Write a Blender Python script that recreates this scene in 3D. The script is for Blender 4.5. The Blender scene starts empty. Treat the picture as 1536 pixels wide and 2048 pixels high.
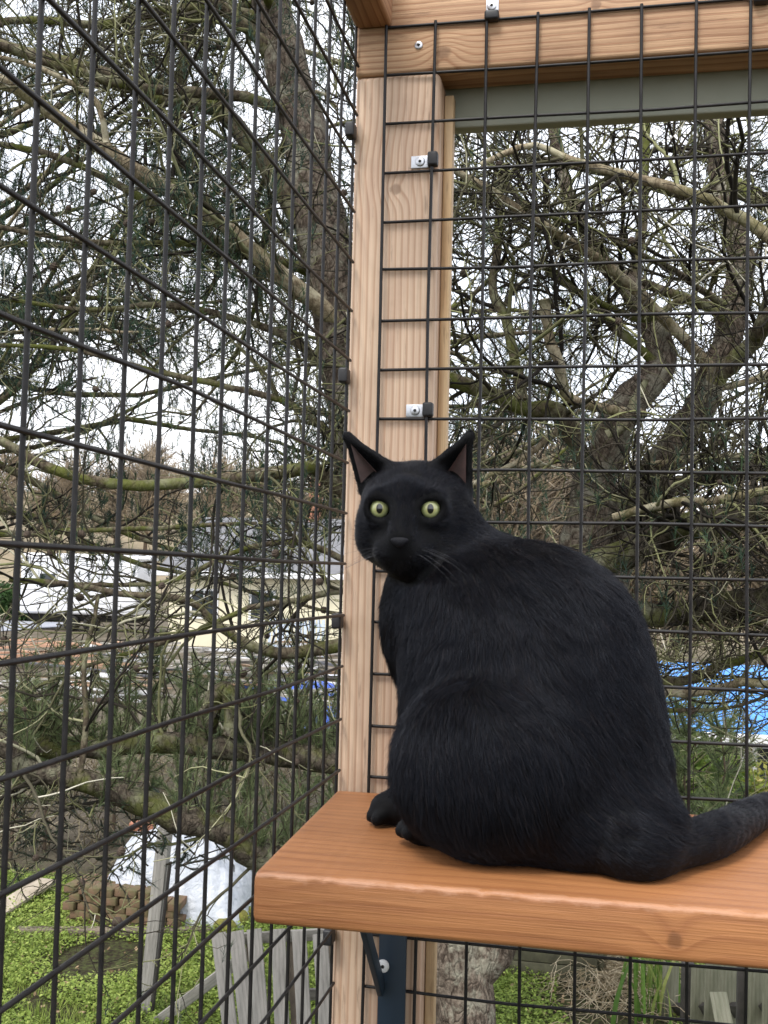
import bpy, math, random
import numpy as np
from mathutils import Matrix, Vector

# ------------------------------------------------------------------ camera, sky, sun, exposure
S = bpy.context.scene
COL = S.collection
rng = np.random.default_rng(7)
random.seed(7)
CAMZ = 3.0
F_PX, YAW, PITCH, ROLL = 2171.6, .2059, .0564, .0249
FW = np.array([-math.sin(YAW)*math.cos(PITCH), math.cos(YAW)*math.cos(PITCH), math.sin(PITCH)])
_r = np.array([math.cos(YAW), math.sin(YAW), 0.0]); _u = np.cross(_r, FW)
RT = _r*math.cos(ROLL) + _u*math.sin(ROLL)
UP = -_r*math.sin(ROLL) + _u*math.cos(ROLL)
CAM = np.array([0, 0, CAMZ])

cam_d = bpy.data.cameras.new('camera'); cam = bpy.data.objects.new('camera', cam_d); COL.objects.link(cam)
cam_d.sensor_fit = 'VERTICAL'; cam_d.sensor_height = 36; cam_d.lens = F_PX/2048*36
cam_d.clip_start = .02; cam_d.clip_end = 2000
m = Matrix.Identity(4)
for i, a in enumerate((RT, UP, -FW)):
    for j in range(3): m[j][i] = a[j]
m[2][3] = CAMZ
cam.matrix_world = m
cam_d.dof.use_dof = True; cam_d.dof.focus_distance = 1.7; cam_d.dof.aperture_fstop = 42
S.camera = cam

SUN_EL, SUN_AZ = math.radians(58), math.radians(200)     # azimuth: direction the light comes from, from +Y clockwise
W = bpy.data.worlds.new('World'); S.world = W; W.use_nodes = True
nt = W.node_tree; nt.nodes.clear()
def N(nt, t, **k):
    n = nt.nodes.new(t)
    for a, b in k.items(): setattr(n, a, b)
    return n
sky = N(nt, 'ShaderNodeTexSky', sky_type='NISHITA', sun_disc=False, sun_elevation=SUN_EL, sun_rotation=SUN_AZ, air_density=1.0, dust_density=3.0)
tc = N(nt, 'ShaderNodeTexCoord'); nz = N(nt, 'ShaderNodeTexNoise'); nz.inputs['Scale'].default_value = 3.0; nz.inputs['Detail'].default_value = 5
cr = N(nt, 'ShaderNodeValToRGB'); cr.color_ramp.elements[0].position = .3; cr.color_ramp.elements[1].position = .7
cr.color_ramp.elements[0].color = (.78, .83, .93, 1); cr.color_ramp.elements[1].color = (1.0, 1.0, 1.02, 1)
sc_ = N(nt, 'ShaderNodeVectorMath', operation='SCALE'); sc_.inputs['Scale'].default_value = 10.5
mx = N(nt, 'ShaderNodeMix', data_type='RGBA'); mx.inputs['Factor'].default_value = .8
bg = N(nt, 'ShaderNodeBackground'); bg.inputs['Strength'].default_value = .1
wo = N(nt, 'ShaderNodeOutputWorld')
L = nt.links.new
L(tc.outputs['Generated'], nz.inputs['Vector']); L(nz.outputs['Fac'], cr.inputs['Fac']); L(cr.outputs['Color'], sc_.inputs[0])
L(sky.outputs['Color'], mx.inputs['A']); L(sc_.outputs['Vector'], mx.inputs['B']); L(mx.outputs['Result'], bg.inputs['Color']); L(bg.outputs[0], wo.inputs[0])

sun_d = bpy.data.lights.new('sun', 'SUN'); sun_d.energy = 1.5; sun_d.angle = math.radians(18); sun_d.color = (1, .97, .92)
sun = bpy.data.objects.new('sun', sun_d); COL.objects.link(sun)
sd = Vector((math.sin(SUN_AZ)*math.cos(SUN_EL), math.cos(SUN_AZ)*math.cos(SUN_EL), math.sin(SUN_EL)))
sun.rotation_euler = sd.to_track_quat('Z', 'Y').to_euler(); sun.location = (0, 0, 30)
S.view_settings.view_transform = 'Standard'; S.view_settings.look = 'None'; S.view_settings.gamma = 1
S.view_settings.exposure = 1.18
S.cycles.max_bounces = 6
try: S.cycles_curves.shape = 'RIBBONS'
except Exception: pass

# ------------------------------------------------------------------ helpers
def ray(u, v): return FW + RT*((u-768)/F_PX) + UP*((1024-v)/F_PX)
def atY(u, v, Y): d = ray(u, v); return CAM + d*(Y/d[1])
def atX(u, v, X): d = ray(u, v); return CAM + d*(X/d[0])
def atZ(u, v, z): d = ray(u, v); return CAM + d*((z-CAMZ)/d[2])
def nrm(a): a = np.asarray(a, float); return a/np.maximum(np.linalg.norm(a, axis=-1, keepdims=True), 1e-12)

def tag(o, label=None, cat=None, group=None, kind=None):
    for k, v in (('label', label), ('category', cat), ('group', group), ('kind', kind)):
        if v: o[k] = v
    return o
def adopt(o, parent):
    if parent is not None:
        o.parent = parent; o.matrix_parent_inverse = PINV.get(parent.name, Matrix.Identity(4))
PINV = {}
def thing(name, loc, label, cat, group=None):
    o = bpy.data.objects.new(name, None); COL.objects.link(o); o.location = loc; o.empty_display_size = .1
    PINV[o.name] = Matrix.Translation(-Vector(loc))
    return tag(o, label, cat, group)
def link(name, me, mat=None, parent=None):
    o = bpy.data.objects.new(name, me); COL.objects.link(o)
    if mat is not None and not me.materials: me.materials.append(mat)
    adopt(o, parent); return o
def mesh_np(name, V, Fq, smooth=True, tint=None):
    """V (n,3); Fq array (m,3|4) or list of such arrays"""
    if not isinstance(Fq, (list, tuple)): Fq = [Fq]
    Fq = [np.asarray(f, np.int32) for f in Fq if len(f)]
    me = bpy.data.meshes.new(name); V = np.ascontiguousarray(V, np.float32)
    me.vertices.add(len(V)); me.vertices.foreach_set('co', V.ravel())
    nl = sum(f.size for f in Fq); npoly = sum(len(f) for f in Fq)
    me.loops.add(nl); me.polygons.add(npoly)
    me.loops.foreach_set('vertex_index', np.concatenate([f.ravel() for f in Fq]))
    tot = np.concatenate([np.full(len(f), f.shape[1], np.int32) for f in Fq])
    st = np.concatenate([[0], np.cumsum(tot)[:-1]]).astype(np.int32)
    me.polygons.foreach_set('loop_start', st)
    try: me.polygons.foreach_set('loop_total', tot)
    except Exception: pass
    me.polygons.foreach_set('use_smooth', np.full(npoly, smooth, bool))
    if tint is not None:
        a = me.attributes.new('tint', 'FLOAT', 'POINT'); a.data.foreach_set('value', np.ascontiguousarray(tint, np.float32))
    me.update(calc_edges=True); me.validate()
    return me
class Acc:
    def __init__(s): s.V = []; s.F3 = []; s.F4 = []; s.T = []; s.n = 0
    def add(s, V, F, tint=0.):
        V = np.asarray(V, float).reshape(-1, 3); F = np.asarray(F, np.int64)
        s.V.append(V); (s.F3 if F.shape[1] == 3 else s.F4).append(F + s.n); s.n += len(V)
        s.T.append(np.full(len(V), tint) if np.isscalar(tint) else np.asarray(tint, float))
    def build(s, name, mat=None, parent=None, smooth=True):
        me = mesh_np(name, np.concatenate(s.V), [np.concatenate(f) for f in (s.F3, s.F4) if f], smooth, np.concatenate(s.T))
        return link(name, me, mat, parent)
def tubes(P, R, sides=5, cap=True):
    """P (n,k,3), R (n,k): batch of tubes -> V, F(quads), index of tube for each vertex"""
    P = np.asarray(P, float); R = np.asarray(R, float)
    if P.ndim == 2: P = P[None]; R = R[None]
    n, k, _ = P.shape
    T = np.empty_like(P); T[:, 1:-1] = P[:, 2:]-P[:, :-2]; T[:, 0] = P[:, 1]-P[:, 0]; T[:, -1] = P[:, -1]-P[:, -2]
    T = nrm(T)
    ref = np.where(np.abs(nrm(P[:, -1]-P[:, 0])[:, None, 2:3]) > .8, np.array([1., .1, 0]), np.array([.1, 0, 1.]))
    ref = np.broadcast_to(ref, P.shape)
    A = nrm(np.cross(T, ref)); B = np.cross(T, A)
    an = np.arange(sides)/sides*2*math.pi
    V = P[:, :, None, :] + R[:, :, None, None]*(A[:, :, None, :]*np.cos(an)[:, None] + B[:, :, None, :]*np.sin(an)[:, None])
    idx = np.arange(n*k*sides).reshape(n, k, sides)
    a = idx[:, :-1]; b = idx[:, 1:]
    F = np.stack([a, b, np.roll(b, -1, 2), np.roll(a, -1, 2)], -1).reshape(-1, 4)[:, ::-1]
    return V.reshape(-1, 3), F, np.repeat(np.arange(n), k*sides)
def smooth_poly(pts, n):
    """Catmull-Rom resample of a polyline with any number of columns"""
    p = np.asarray(pts, float)
    if len(p) == 2: t = np.linspace(0, 1, n)[:, None]; return p[0]*(1-t)+p[1]*t
    q = np.vstack([2*p[0]-p[1], p, 2*p[-1]-p[-2]])
    out = []
    for t in np.linspace(0, len(p)-1-1e-6, n):
        i = int(t); f = t-i; a, b, c, d = q[i:i+4]
        out.append(.5*((2*b)+(c-a)*f+(2*a-5*b+4*c-d)*f*f+(3*b-a-3*c+d)*f**3))
    return np.array(out)

def boxmesh(name, lo, hi, bevel=0., seg=2):
    import bmesh
    bm = bmesh.new(); bmesh.ops.create_cube(bm, size=1)
    lo = np.array(lo, float); hi = np.array(hi, float)
    for v in bm.verts:
        v.co = Vector([(lo[i]+hi[i])/2 + v.co[i]*(hi[i]-lo[i]) for i in range(3)])
    if bevel > 0: bmesh.ops.bevel(bm, geom=bm.edges[:], offset=bevel, segments=seg, profile=.5, affect='EDGES')
    me = bpy.data.meshes.new(name); bm.to_mesh(me); bm.free()
    if bevel > 0:
        for p in me.polygons: p.use_smooth = True
    return me
def box(name, lo, hi, mat, parent=None, bevel=0., seg=2):
    return link(name, boxmesh(name, lo, hi, bevel, seg), mat, parent)
def obox(name, c, ax, ay, az, half, mat, parent=None, bevel=0.):
    """oriented box, real verts in world"""
    me = boxmesh(name, -np.array(half), np.array(half), bevel)
    M = Matrix.Identity(4)
    for i, a in enumerate((ax, ay, az)):
        for j in range(3): M[j][i] = a[j]
    for j in range(3): M[j][3] = c[j]
    o = link(name, me, mat, parent)
    o.matrix_basis = M
    return o
def bar(name, p, q, w, d, mat, parent=None, bevel=0., side=(1, 0, 0)):
    p = np.array(p, float); q = np.array(q, float); az = nrm(q-p); ax = np.array(side, float); ax = nrm(ax-az*ax.dot(az)); ay = np.cross(az, ax)
    return obox(name, (p+q)/2, ax, ay, az, (w/2, d/2, np.linalg.norm(q-p)/2), mat, parent, bevel)
def cylmesh(name, p, q, r, sides=16, dome=0.):
    p = np.array(p, float); q = np.array(q, float); t = nrm(q-p)
    prof = [(p, 0), (p, r), (p+(q-p)*.9, r), (q, r*.8)] + ([(q+t*dome, r*.35), (q+t*dome, 0)] if dome else [(q, 0)])
    P = np.array([a for a, _ in prof]); R = np.array([max(b, 1e-6) for _, b in prof])
    an = np.arange(sides)/sides*2*math.pi
    ref = np.array([0, 0, 1.]) if abs(t[2]) < .9 else np.array([1., 0, 0])
    A = nrm(np.cross(t, ref)); B = np.cross(t, A)
    V = P[:, None]+R[:, None, None]*(A*np.cos(an)[:, None]+B*np.sin(an)[:, None])
    k = len(prof); idx = np.arange(k*sides).reshape(k, sides); a = idx[:-1]; b = idx[1:]
    F = np.stack([a, np.roll(a, -1, 1), np.roll(b, -1, 1), b], -1).reshape(-1, 4)
    return mesh_np(name, V.reshape(-1, 3), F, True)

# ------------------------------------------------------------------ materials
def new_mat(name):
    M = bpy.data.materials.new(name); M.use_nodes = True; t = M.node_tree; t.nodes.clear()
    o = t.nodes.new('ShaderNodeOutputMaterial'); b = t.nodes.new('ShaderNodeBsdfPrincipled'); t.links.new(b.outputs[0], o.inputs[0])
    return M, t, b
def ramp(t, stops, fac):
    n = t.nodes.new('ShaderNodeValToRGB'); e = n.color_ramp.elements
    while len(e) < len(stops): e.new(.5)
    for x, (p, c) in zip(e, stops): x.position = p; x.color = (*c, 1)
    if fac is not None: t.links.new(fac, n.inputs['Fac'])
    return n.outputs['Color']
def noise(t, scale, detail=4, vec=None, rough=.55, dist=0.):
    n = t.nodes.new('ShaderNodeTexNoise'); n.inputs['Scale'].default_value = scale; n.inputs['Detail'].default_value = detail
    n.inputs['Roughness'].default_value = rough; n.inputs['Distortion'].default_value = dist
    if vec is not None: t.links.new(vec, n.inputs['Vector'])
    return n.outputs['Fac']
def objco(t, scale=None, kind='Object'):
    c = t.nodes.new('ShaderNodeTexCoord').outputs[kind]
    if scale is None: return c
    mp = t.nodes.new('ShaderNodeMapping'); mp.inputs['Scale'].default_value = scale; t.links.new(c, mp.inputs['Vector']); return mp.outputs[0]
def math_(t, op, a, b=None, c=None):
    n = t.nodes.new('ShaderNodeMath'); n.operation = op
    for i, x in enumerate((a, b, c)):
        if x is None: continue
        if isinstance(x, (int, float)): n.inputs[i].default_value = x
        else: t.links.new(x, n.inputs[i])
    return n.outputs[0]
def mixc(t, fac, a, b, mode='MIX'):
    n = t.nodes.new('ShaderNodeMix'); n.data_type = 'RGBA'; n.blend_type = mode
    for k, x in (('Factor', fac), ('A', a), ('B', b)):
        s = n.inputs[k] if k == 'Factor' else [i for i in n.inputs if i.name == k and i.type == 'RGBA'][0]
        if isinstance(x, (int, float)): s.default_value = x
        elif isinstance(x, tuple): s.default_value = (*x, 1)
        else: t.links.new(x, s)
    return [o for o in n.outputs if o.type == 'RGBA'][0]
def bump(t, b, h, strength=.4, dist=.01):
    n = t.nodes.new('ShaderNodeBump'); n.inputs['Strength'].default_value = strength; n.inputs['Distance'].default_value = dist
    t.links.new(h, n.inputs['Height']); t.links.new(n.outputs[0], b.inputs['Normal'])
def simple(name, c1, c2=None, scale=6, rough=.7, bmp=0., bdist=.01, spec=.4, kind='Object', detail=5, metal=0.):
    M, t, b = new_mat(name); c2 = c2 or tuple(x*.7 for x in c1)
    f = noise(t, scale, detail, objco(t, kind=kind))
    t.links.new(ramp(t, [(.3, c2), (.7, c1)], f), b.inputs['Base Color'])
    b.inputs['Roughness'].default_value = rough; b.inputs['Specular IOR Level'].default_value = spec; b.inputs['Metallic'].default_value = metal
    if bmp: bump(t, b, f, bmp, bdist)
    return M
def wood(name, axis, centre, light, dark, density=170, knots=(), rough=.62, coat=0., wob=.006, tone=None, spec=.35, grain=1.0, fibre=.5, flecks=.6, grime=.35):
    """plain-sawn timber: growth rings round an axis offset from the piece, disturbed by knots"""
    M, t, b = new_mat(name); co = objco(t)
    sep = t.nodes.new('ShaderNodeSeparateXYZ'); t.links.new(co, sep.inputs[0])
    ax = [0, 1, 2]; ax.remove(axis)
    stretch = [9, 9, 9]; stretch[axis] = 1.2
    mp = t.nodes.new('ShaderNodeMapping'); mp.inputs['Scale'].default_value = stretch; t.links.new(co, mp.inputs['Vector'])
    w = math_(t, 'MULTIPLY', math_(t, 'SUBTRACT', noise(t, 2.2, 3, mp.outputs[0]), .5), wob*2)
    dx = math_(t, 'SUBTRACT', sep.outputs[ax[0]], centre[0]); dy = math_(t, 'SUBTRACT', sep.outputs[ax[1]], centre[1])
    d = math_(t, 'SQRT', math_(t, 'ADD', math_(t, 'MULTIPLY', dx, dx), math_(t, 'MULTIPLY', dy, dy)))
    d = math_(t, 'ADD', d, w)
    kmask = None
    for (kp, ks, kamp) in knots:
        vd = t.nodes.new('ShaderNodeVectorMath'); vd.operation = 'DISTANCE'; t.links.new(co, vd.inputs[0]); vd.inputs[1].default_value = kp
        kn = noise(t, 160, 3, co)
        g = math_(t, 'EXPONENT', math_(t, 'MULTIPLY', math_(t, 'POWER', math_(t, 'DIVIDE', vd.outputs['Value'], ks), 2), -1))
        d = math_(t, 'ADD', d, math_(t, 'MULTIPLY', g, kamp))
        g2 = math_(t, 'EXPONENT', math_(t, 'MULTIPLY', math_(t, 'POWER', math_(t, 'DIVIDE', math_(t, 'ADD', vd.outputs['Value'], math_(t, 'MULTIPLY', math_(t, 'SUBTRACT', kn, .5), ks*.35)), ks*.40), 7), -1))
        if ks < .019: kmask = g2 if kmask is None else math_(t, 'MAXIMUM', kmask, g2)
    saw = math_(t, 'FRACT', math_(t, 'MULTIPLY', d, density))
    st2 = [900, 900, 900]; st2[axis] = 9
    mp2 = t.nodes.new('ShaderNodeMapping'); mp2.inputs['Scale'].default_value = st2; t.links.new(co, mp2.inputs['Vector'])
    fib = noise(t, 1.0, 3, mp2.outputs[0])
    ringc = ramp(t, [(0, light), (.55, tuple(.75*a+.25*c for a, c in zip(light, dark))), (.86, dark), (.97, tuple(.6*a+.4*c for a, c in zip(light, dark)))], saw)
    ringc = mixc(t, 1-grain, ringc, light) if grain < 1 else ringc
    fc = ramp(t, [(.25, (.72, .7, .68)), (.75, (1.12, 1.12, 1.12))], fib)
    col = mixc(t, fibre, ringc, fc, 'MULTIPLY')
    tn = noise(t, 5, 4, mp.outputs[0])
    col = mixc(t, .6, col, ramp(t, [(.3, tone or (.78, .76, .78)), (.65, (1.05, 1.03, 1.0))], tn), 'MULTIPLY')
    st3 = [150, 150, 150]; st3[axis] = 14
    mp3 = t.nodes.new('ShaderNodeMapping'); mp3.inputs['Scale'].default_value = st3; t.links.new(co, mp3.inputs['Vector'])
    fl3 = noise(t, 1.0, 5, mp3.outputs[0], .65)
    col = mixc(t, math_(t, 'MULTIPLY', ramp(t, [(.60, (0, 0, 0)), (.70, (1, 1, 1))], fl3), flecks), col, tuple(x*.45 for x in dark))
    stn = noise(t, 3.2, 6, co, .7)
    col = mixc(t, math_(t, 'MULTIPLY', ramp(t, [(.52, (0, 0, 0)), (.72, (1, 1, 1))], stn), grime), col, (.30, .27, .24), 'MULTIPLY')
    if kmask is not None: col = mixc(t, math_(t, 'MULTIPLY', kmask, .75), col, mixc(t, fl3, tuple(x*.25 for x in dark), tuple(x*.8 for x in dark)))
    t.links.new(col, b.inputs['Base Color'])
    b.inputs['Roughness'].default_value = rough; b.inputs['Specular IOR Level'].default_value = spec
    if coat: b.inputs['Coat Weight'].default_value = coat; b.inputs['Coat Roughness'].default_value = .35
    bump(t, b, math_(t, 'SUBTRACT', math_(t, 'ADD', math_(t, 'MULTIPLY', saw, .5), fib), math_(t, 'MULTIPLY', fl3, 1.2)), .5, .0008)
    return M
def bark(name, c1, c2, lichen, scale=14, bstr=1.0, bd=.03, moss=.0):
    M, t, b = new_mat(name); co = objco(t)
    v = t.nodes.new('ShaderNodeTexVoronoi'); v.feature = 'DISTANCE_TO_EDGE'; v.inputs['Scale'].default_value = scale; v.inputs['Randomness'].default_value = 1.0
    mp = t.nodes.new('ShaderNodeMapping'); mp.inputs['Scale'].default_value = (1, 1, .5); t.links.new(co, mp.inputs['Vector'])
    wv = t.nodes.new('ShaderNodeVectorMath'); wv.operation = 'ADD'; nn = t.nodes.new('ShaderNodeTexNoise'); nn.inputs['Scale'].default_value = 9; t.links.new(mp.outputs[0], nn.inputs['Vector'])
    sv = t.nodes.new('ShaderNodeVectorMath'); sv.operation = 'SCALE'; sv.inputs['Scale'].default_value = .16; t.links.new(nn.outputs['Color'], sv.inputs[0])
    t.links.new(mp.outputs[0], wv.inputs[0]); t.links.new(sv.outputs[0], wv.inputs[1]); t.links.new(wv.outputs[0], v.inputs['Vector'])
    n1 = noise(t, 22, 8, co, .7)
    h = math_(t, 'ADD', math_(t, 'MINIMUM', v.outputs['Distance'], .14), math_(t, 'MULTIPLY', math_(t, 'SUBTRACT', n1, .35), .4))
    n5 = noise(t, 38, 8, mp.outputs[0], .75)
    base = ramp(t, [(.28, tuple(x*.5 for x in c2)), (.45, c2), (.60, c1), (.78, tuple(min(1, x*1.35) for x in c1))], n5)
    crk = ramp(t, [(.04, (.35, .33, .31)), (.13, (1, 1, 1))], h)
    col = mixc(t, .75, base, crk, 'MULTIPLY')
    n2 = noise(t, 7, 6, co, .7)
    col = mixc(t, ramp(t, [(.5, (0, 0, 0)), (.62, (1, 1, 1))], n2), col, lichen)
    if moss:
        n3 = noise(t, 4, 5, co, .65)
        col = mixc(t, math_(t, 'MULTIPLY', ramp(t, [(.48, (0, 0, 0)), (.6, (1, 1, 1))], n3), moss), col, (.095, .112, .018))
    t.links.new(col, b.inputs['Base Color']); b.inputs['Roughness'].default_value = .9; b.inputs['Specular IOR Level'].default_value = .15
    bump(t, b, h, bstr, bd)
    return M
def tinted(name, stops, rough=.85, trans=0., spec=.2, bmp=False):
    M, t, b = new_mat(name); a = t.nodes.new('ShaderNodeAttribute'); a.attribute_name = 'tint'
    col = ramp(t, stops, a.outputs['Fac'])
    n = noise(t, 40, 3, objco(t)); col = mixc(t, .5, col, ramp(t, [(.3, (.6, .6, .6)), (.7, (1.25, 1.25, 1.2))], n), 'MULTIPLY')
    t.links.new(col, b.inputs['Base Color']); b.inputs['Roughness'].default_value = rough; b.inputs['Specular IOR Level'].default_value = spec
    if bmp: bump(t, b, n, .5, .004)
    if trans:
        tr = t.nodes.new('ShaderNodeBsdfTranslucent'); t.links.new(col, tr.inputs['Color'])
        ms = t.nodes.new('ShaderNodeMixShader'); ms.inputs[0].default_value = trans
        out = [x for x in t.nodes if x.type == 'OUTPUT_MATERIAL'][0]
        t.links.new(b.outputs[0], ms.inputs[1]); t.links.new(tr.outputs[0], ms.inputs[2]); t.links.new(ms.outputs[0], out.inputs[0])
    return M
m_hole = simple('screw_recess', (.02, .018, .016), None, 50, .9)

# ================================================================== the ground and what stands far off
def sstep(a, b, x): t = np.clip((x-a)/(b-a), 0, 1); return t*t*(3-2*t)
def fbm(x, y, s, seed=0, oct=4):
    q = np.random.default_rng(seed); o = np.zeros_like(x, float); a = 1.; tot = 0
    for i in range(oct):
        for _ in range(3):
            k = q.normal(0, 1, 2); ph = q.random()*6.28; o += a*np.sin((x*k[0]+y*k[1])*s*2**i+ph)/3
        tot += a; a *= .5
    return o/tot
def ground_h(x, y):
    x = np.asarray(x, float); y = np.asarray(y, float)
    h = .05*fbm(x, y, .9, 5)*sstep(4, 8, y) - 3.2*sstep(11, 25, y)*sstep(-3.5, 1.5, x)*(1-sstep(60, 120, y))
    h += 16*sstep(75, 230, y)*sstep(-8, -70, x)*1.0 + 4*sstep(90, 260, y)
    return h
def gpt(u, v):          # where a pixel's ray meets the ground
    d = ray(u, v); s = 1.0
    for _ in range(60):
        p = CAM+d*s; e = p[2]-float(ground_h(p[0], p[1])); s = max(.5, s+e/max(.02, -d[2])*.7)
    return CAM+d*s
gx_ = np.concatenate([np.linspace(-420, -14, 40), np.linspace(-13.6, 8, 110), np.linspace(8.6, 420, 40)])
gy_ = np.concatenate([np.linspace(-40, 3, 12), np.linspace(3.2, 16, 90), np.linspace(16.4, 60, 60), np.linspace(62, 900, 60)])
GX, GY = np.meshgrid(gx_, gy_, indexing='ij'); GZ = ground_h(GX, GY)
ii = np.arange(GX.size).reshape(GX.shape)
Fg = np.stack([ii[:-1, :-1], ii[1:, :-1], ii[1:, 1:], ii[:-1, 1:]], -1).reshape(-1, 4)
m_gr, t, b = new_mat('earth_and_grass'); co = objco(t)
n1 = noise(t, 1.3, 6, co, .6); n2 = noise(t, 26, 5, co, .7); n3 = noise(t, .05, 4, co)
soil = ramp(t, [(.3, (.018, .013, .009)), (.7, (.06, .045, .032))], n2)
grass_c = ramp(t, [(.3, (.035, .05, .014)), (.7, (.09, .13, .03))], n2)
col = mixc(t, math_(t, 'MULTIPLY', ramp(t, [(.40, (0, 0, 0)), (.6, (1, 1, 1))], n2), .5), soil, grass_c)
sp = t.nodes.new('ShaderNodeSeparateXYZ'); t.links.new(co, sp.inputs[0])
far = ramp(t, [(0, (0, 0, 0)), (1, (1, 1, 1))], math_(t, 'DIVIDE', math_(t, 'SUBTRACT', sp.outputs[1], 60), 40))
hillc = ramp(t, [(.35, (.17, .15, .11)), (.55, (.26, .21, .14)), (.7, (.14, .15, .10))], noise(t, .12, 8, co, .75))
col = mixc(t, far, col, hillc)
yard = math_(t, 'MULTIPLY', ramp(t, [(0, (0, 0, 0)), (1, (1, 1, 1))], math_(t, 'SUBTRACT', sp.outputs[1], 9.6)), math_(t, 'SUBTRACT', 1, far))
yc = ramp(t, [(.35, (.055, .045, .03)), (.6, (.15, .125, .095))], noise(t, .7, 6, co, .7))
col = mixc(t, math_(t, 'MULTIPLY', yard, .92), col, yc)
t.links.new(col, b.inputs['Base Color']); b.inputs['Roughness'].default_value = .95; b.inputs['Specular IOR Level'].default_value = .1
bump(t, b, n2, .8, .03)
g_ = link('ground', mesh_np('ground', np.stack([GX, GY, GZ], -1).reshape(-1, 3), Fg), m_gr); tag(g_, kind='structure')

# clover-like ground cover on the lawn
g = np.random.default_rng(21)
n = 230000
lx = g.uniform(-5.8, 1.7, n); ly = g.uniform(5.9, 9.7, n)
cov = .6*fbm(lx, ly, .9, 11, 5)+.72
def blob(x, y, c, rx, ry): return np.exp(-(((x-c[0])/rx)**2+((y-c[1])/ry)**2))
sp1 = gpt(210, 1915); sp2 = gpt(110, 2030); sp3 = gpt(1230, 2000); sp4 = gpt(60, 1985)
cov -= 1.6*blob(lx, ly, sp1, .38, .42)+.9*blob(lx, ly, sp2, .3, .2)+1.5*blob(lx, ly, sp3, .45, .8)+.7*blob(lx, ly, sp4, .2, .2)
ok = (cov > .02) & (g.random(n) < np.clip(.35+cov, 0, 1)); lx, ly, cov = lx[ok], ly[ok], cov[ok]; n = len(lx)
lz = ground_h(lx, ly)+np.abs(g.normal(0, .03, n))*(.6+np.clip(cov, 0, 1))+.01
yw = g.random(n)*6.28; tl = g.normal(0, .55, n); sz = g.uniform(.007, .017, n)
ux = np.stack([np.cos(yw), np.sin(yw), tl*.6], -1); uy = np.stack([-np.sin(yw), np.cos(yw), g.normal(0, .45, n)], -1)
P_ = np.stack([lx, ly, lz], -1)
V = np.stack([P_-ux*sz[:, None], P_-uy*sz[:, None]*.7, P_+ux*sz[:, None], P_+uy*sz[:, None]*.7], 1).reshape(-1, 3)
m_clover = tinted('clover_leaf', [(0, (.08, .12, .02)), (.5, (.235, .32, .065)), (1, (.42, .48, .13))], .6, .3)
tn = np.clip(.45+.35*fbm(lx, ly, 2.2, 4)+g.normal(0, .22, n), 0, 1)
o = link('lawn', mesh_np('lawn', V, np.arange(4*n).reshape(n, 4), False, np.repeat(tn, 4)), m_clover)
tag(o, 'bright green low weedy lawn with bare dark earth patches', 'lawn', kind='stuff')

nb = 42000; bx2 = g.uniform(-5.8, 1.7, nb); by2 = g.uniform(5.9, 9.7, nb); cv2 = .6*fbm(bx2, by2, .9, 11, 5)+.5+.4*fbm(bx2, by2, 3.1, 14)
for c_, rx_, ry_ in ((sp1, .38, .42), (sp3, .45, .8)): cv2 -= 1.6*blob(bx2, by2, c_, rx_, ry_)
ok = cv2 > .35; bx2, by2 = bx2[ok], by2[ok]; nb = len(bx2); bl = g.uniform(.04, .12, nb); aa = g.random(nb)*6.28; B0 = np.stack([bx2, by2, ground_h(bx2, by2)], -1); sd2 = np.stack([np.cos(aa), np.sin(aa), 0*aa], -1)*.0035
tp2 = B0+np.stack([g.normal(0, .4, nb)*bl, g.normal(0, .4, nb)*bl, bl], -1)
o = link('grass_blades', mesh_np('grass_blades', np.stack([B0-sd2, B0+sd2, tp2], 1).reshape(-1, 3), np.arange(3*nb).reshape(nb, 3), False, np.repeat(np.clip(g.normal(.55, .25, nb), 0, 1), 3)), m_clover)
tag(o, 'thin grass blades standing among the low weeds of the lawn', 'grass', kind='stuff')
nd = 2600; dx2 = g.uniform(-5.8, 1.7, nd); dy2 = g.uniform(5.9, 9.9, nd); D0 = np.stack([dx2, dy2, ground_h(dx2, dy2)+.035], -1); a1 = nrm(g.normal(0, 1, (nd, 3))*np.array([1, 1, .4])); a2 = nrm(np.cross(a1, g.normal(0, .4, (nd, 3))+np.array([0, 0, 1]))); sl = g.uniform(.012, .03, nd)[:, None]
o = link('leaf_litter', mesh_np('leaf_litter', np.stack([D0-a1*sl, D0-a2*sl*.5, D0+a1*sl, D0+a2*sl*.5], 1).reshape(-1, 3), np.arange(4*nd).reshape(nd, 4), False, np.repeat(g.random(nd), 4)), tinted('dead_leaf', [(0, (.10, .06, .03)), (1, (.34, .25, .15))], .9))
tag(o, 'scattered dead brown leaves lying on the lawn', 'leaves', kind='stuff')

def plank_box(name, c, size, rot, mat, parent=None, bevel=.003, mesh=None):
    o = link(name, mesh or boxmesh(name, -np.array(size)/2, np.array(size)/2, bevel), mat, parent)
    e = Matrix.LocRotScale(Vector(c), __import__('mathutils').Euler(rot), None); o.matrix_basis = e
    return o
m_grey = wood('weathered_grey_wood', 2, (3, 3), (.36, .345, .32), (.22, .21, .19), 60, rough=.9, spec=.1, tone=(.5, .5, .48), grain=.45, fibre=.7)
m_old = simple('old_brown_board', (.20, .16, .12), (.11, .09, .07), 14, .9, .4, .004)
m_mossw = simple('mossy_board', (.13, .125, .075), (.06, .055, .035), 10, .9, .4, .004)

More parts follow.
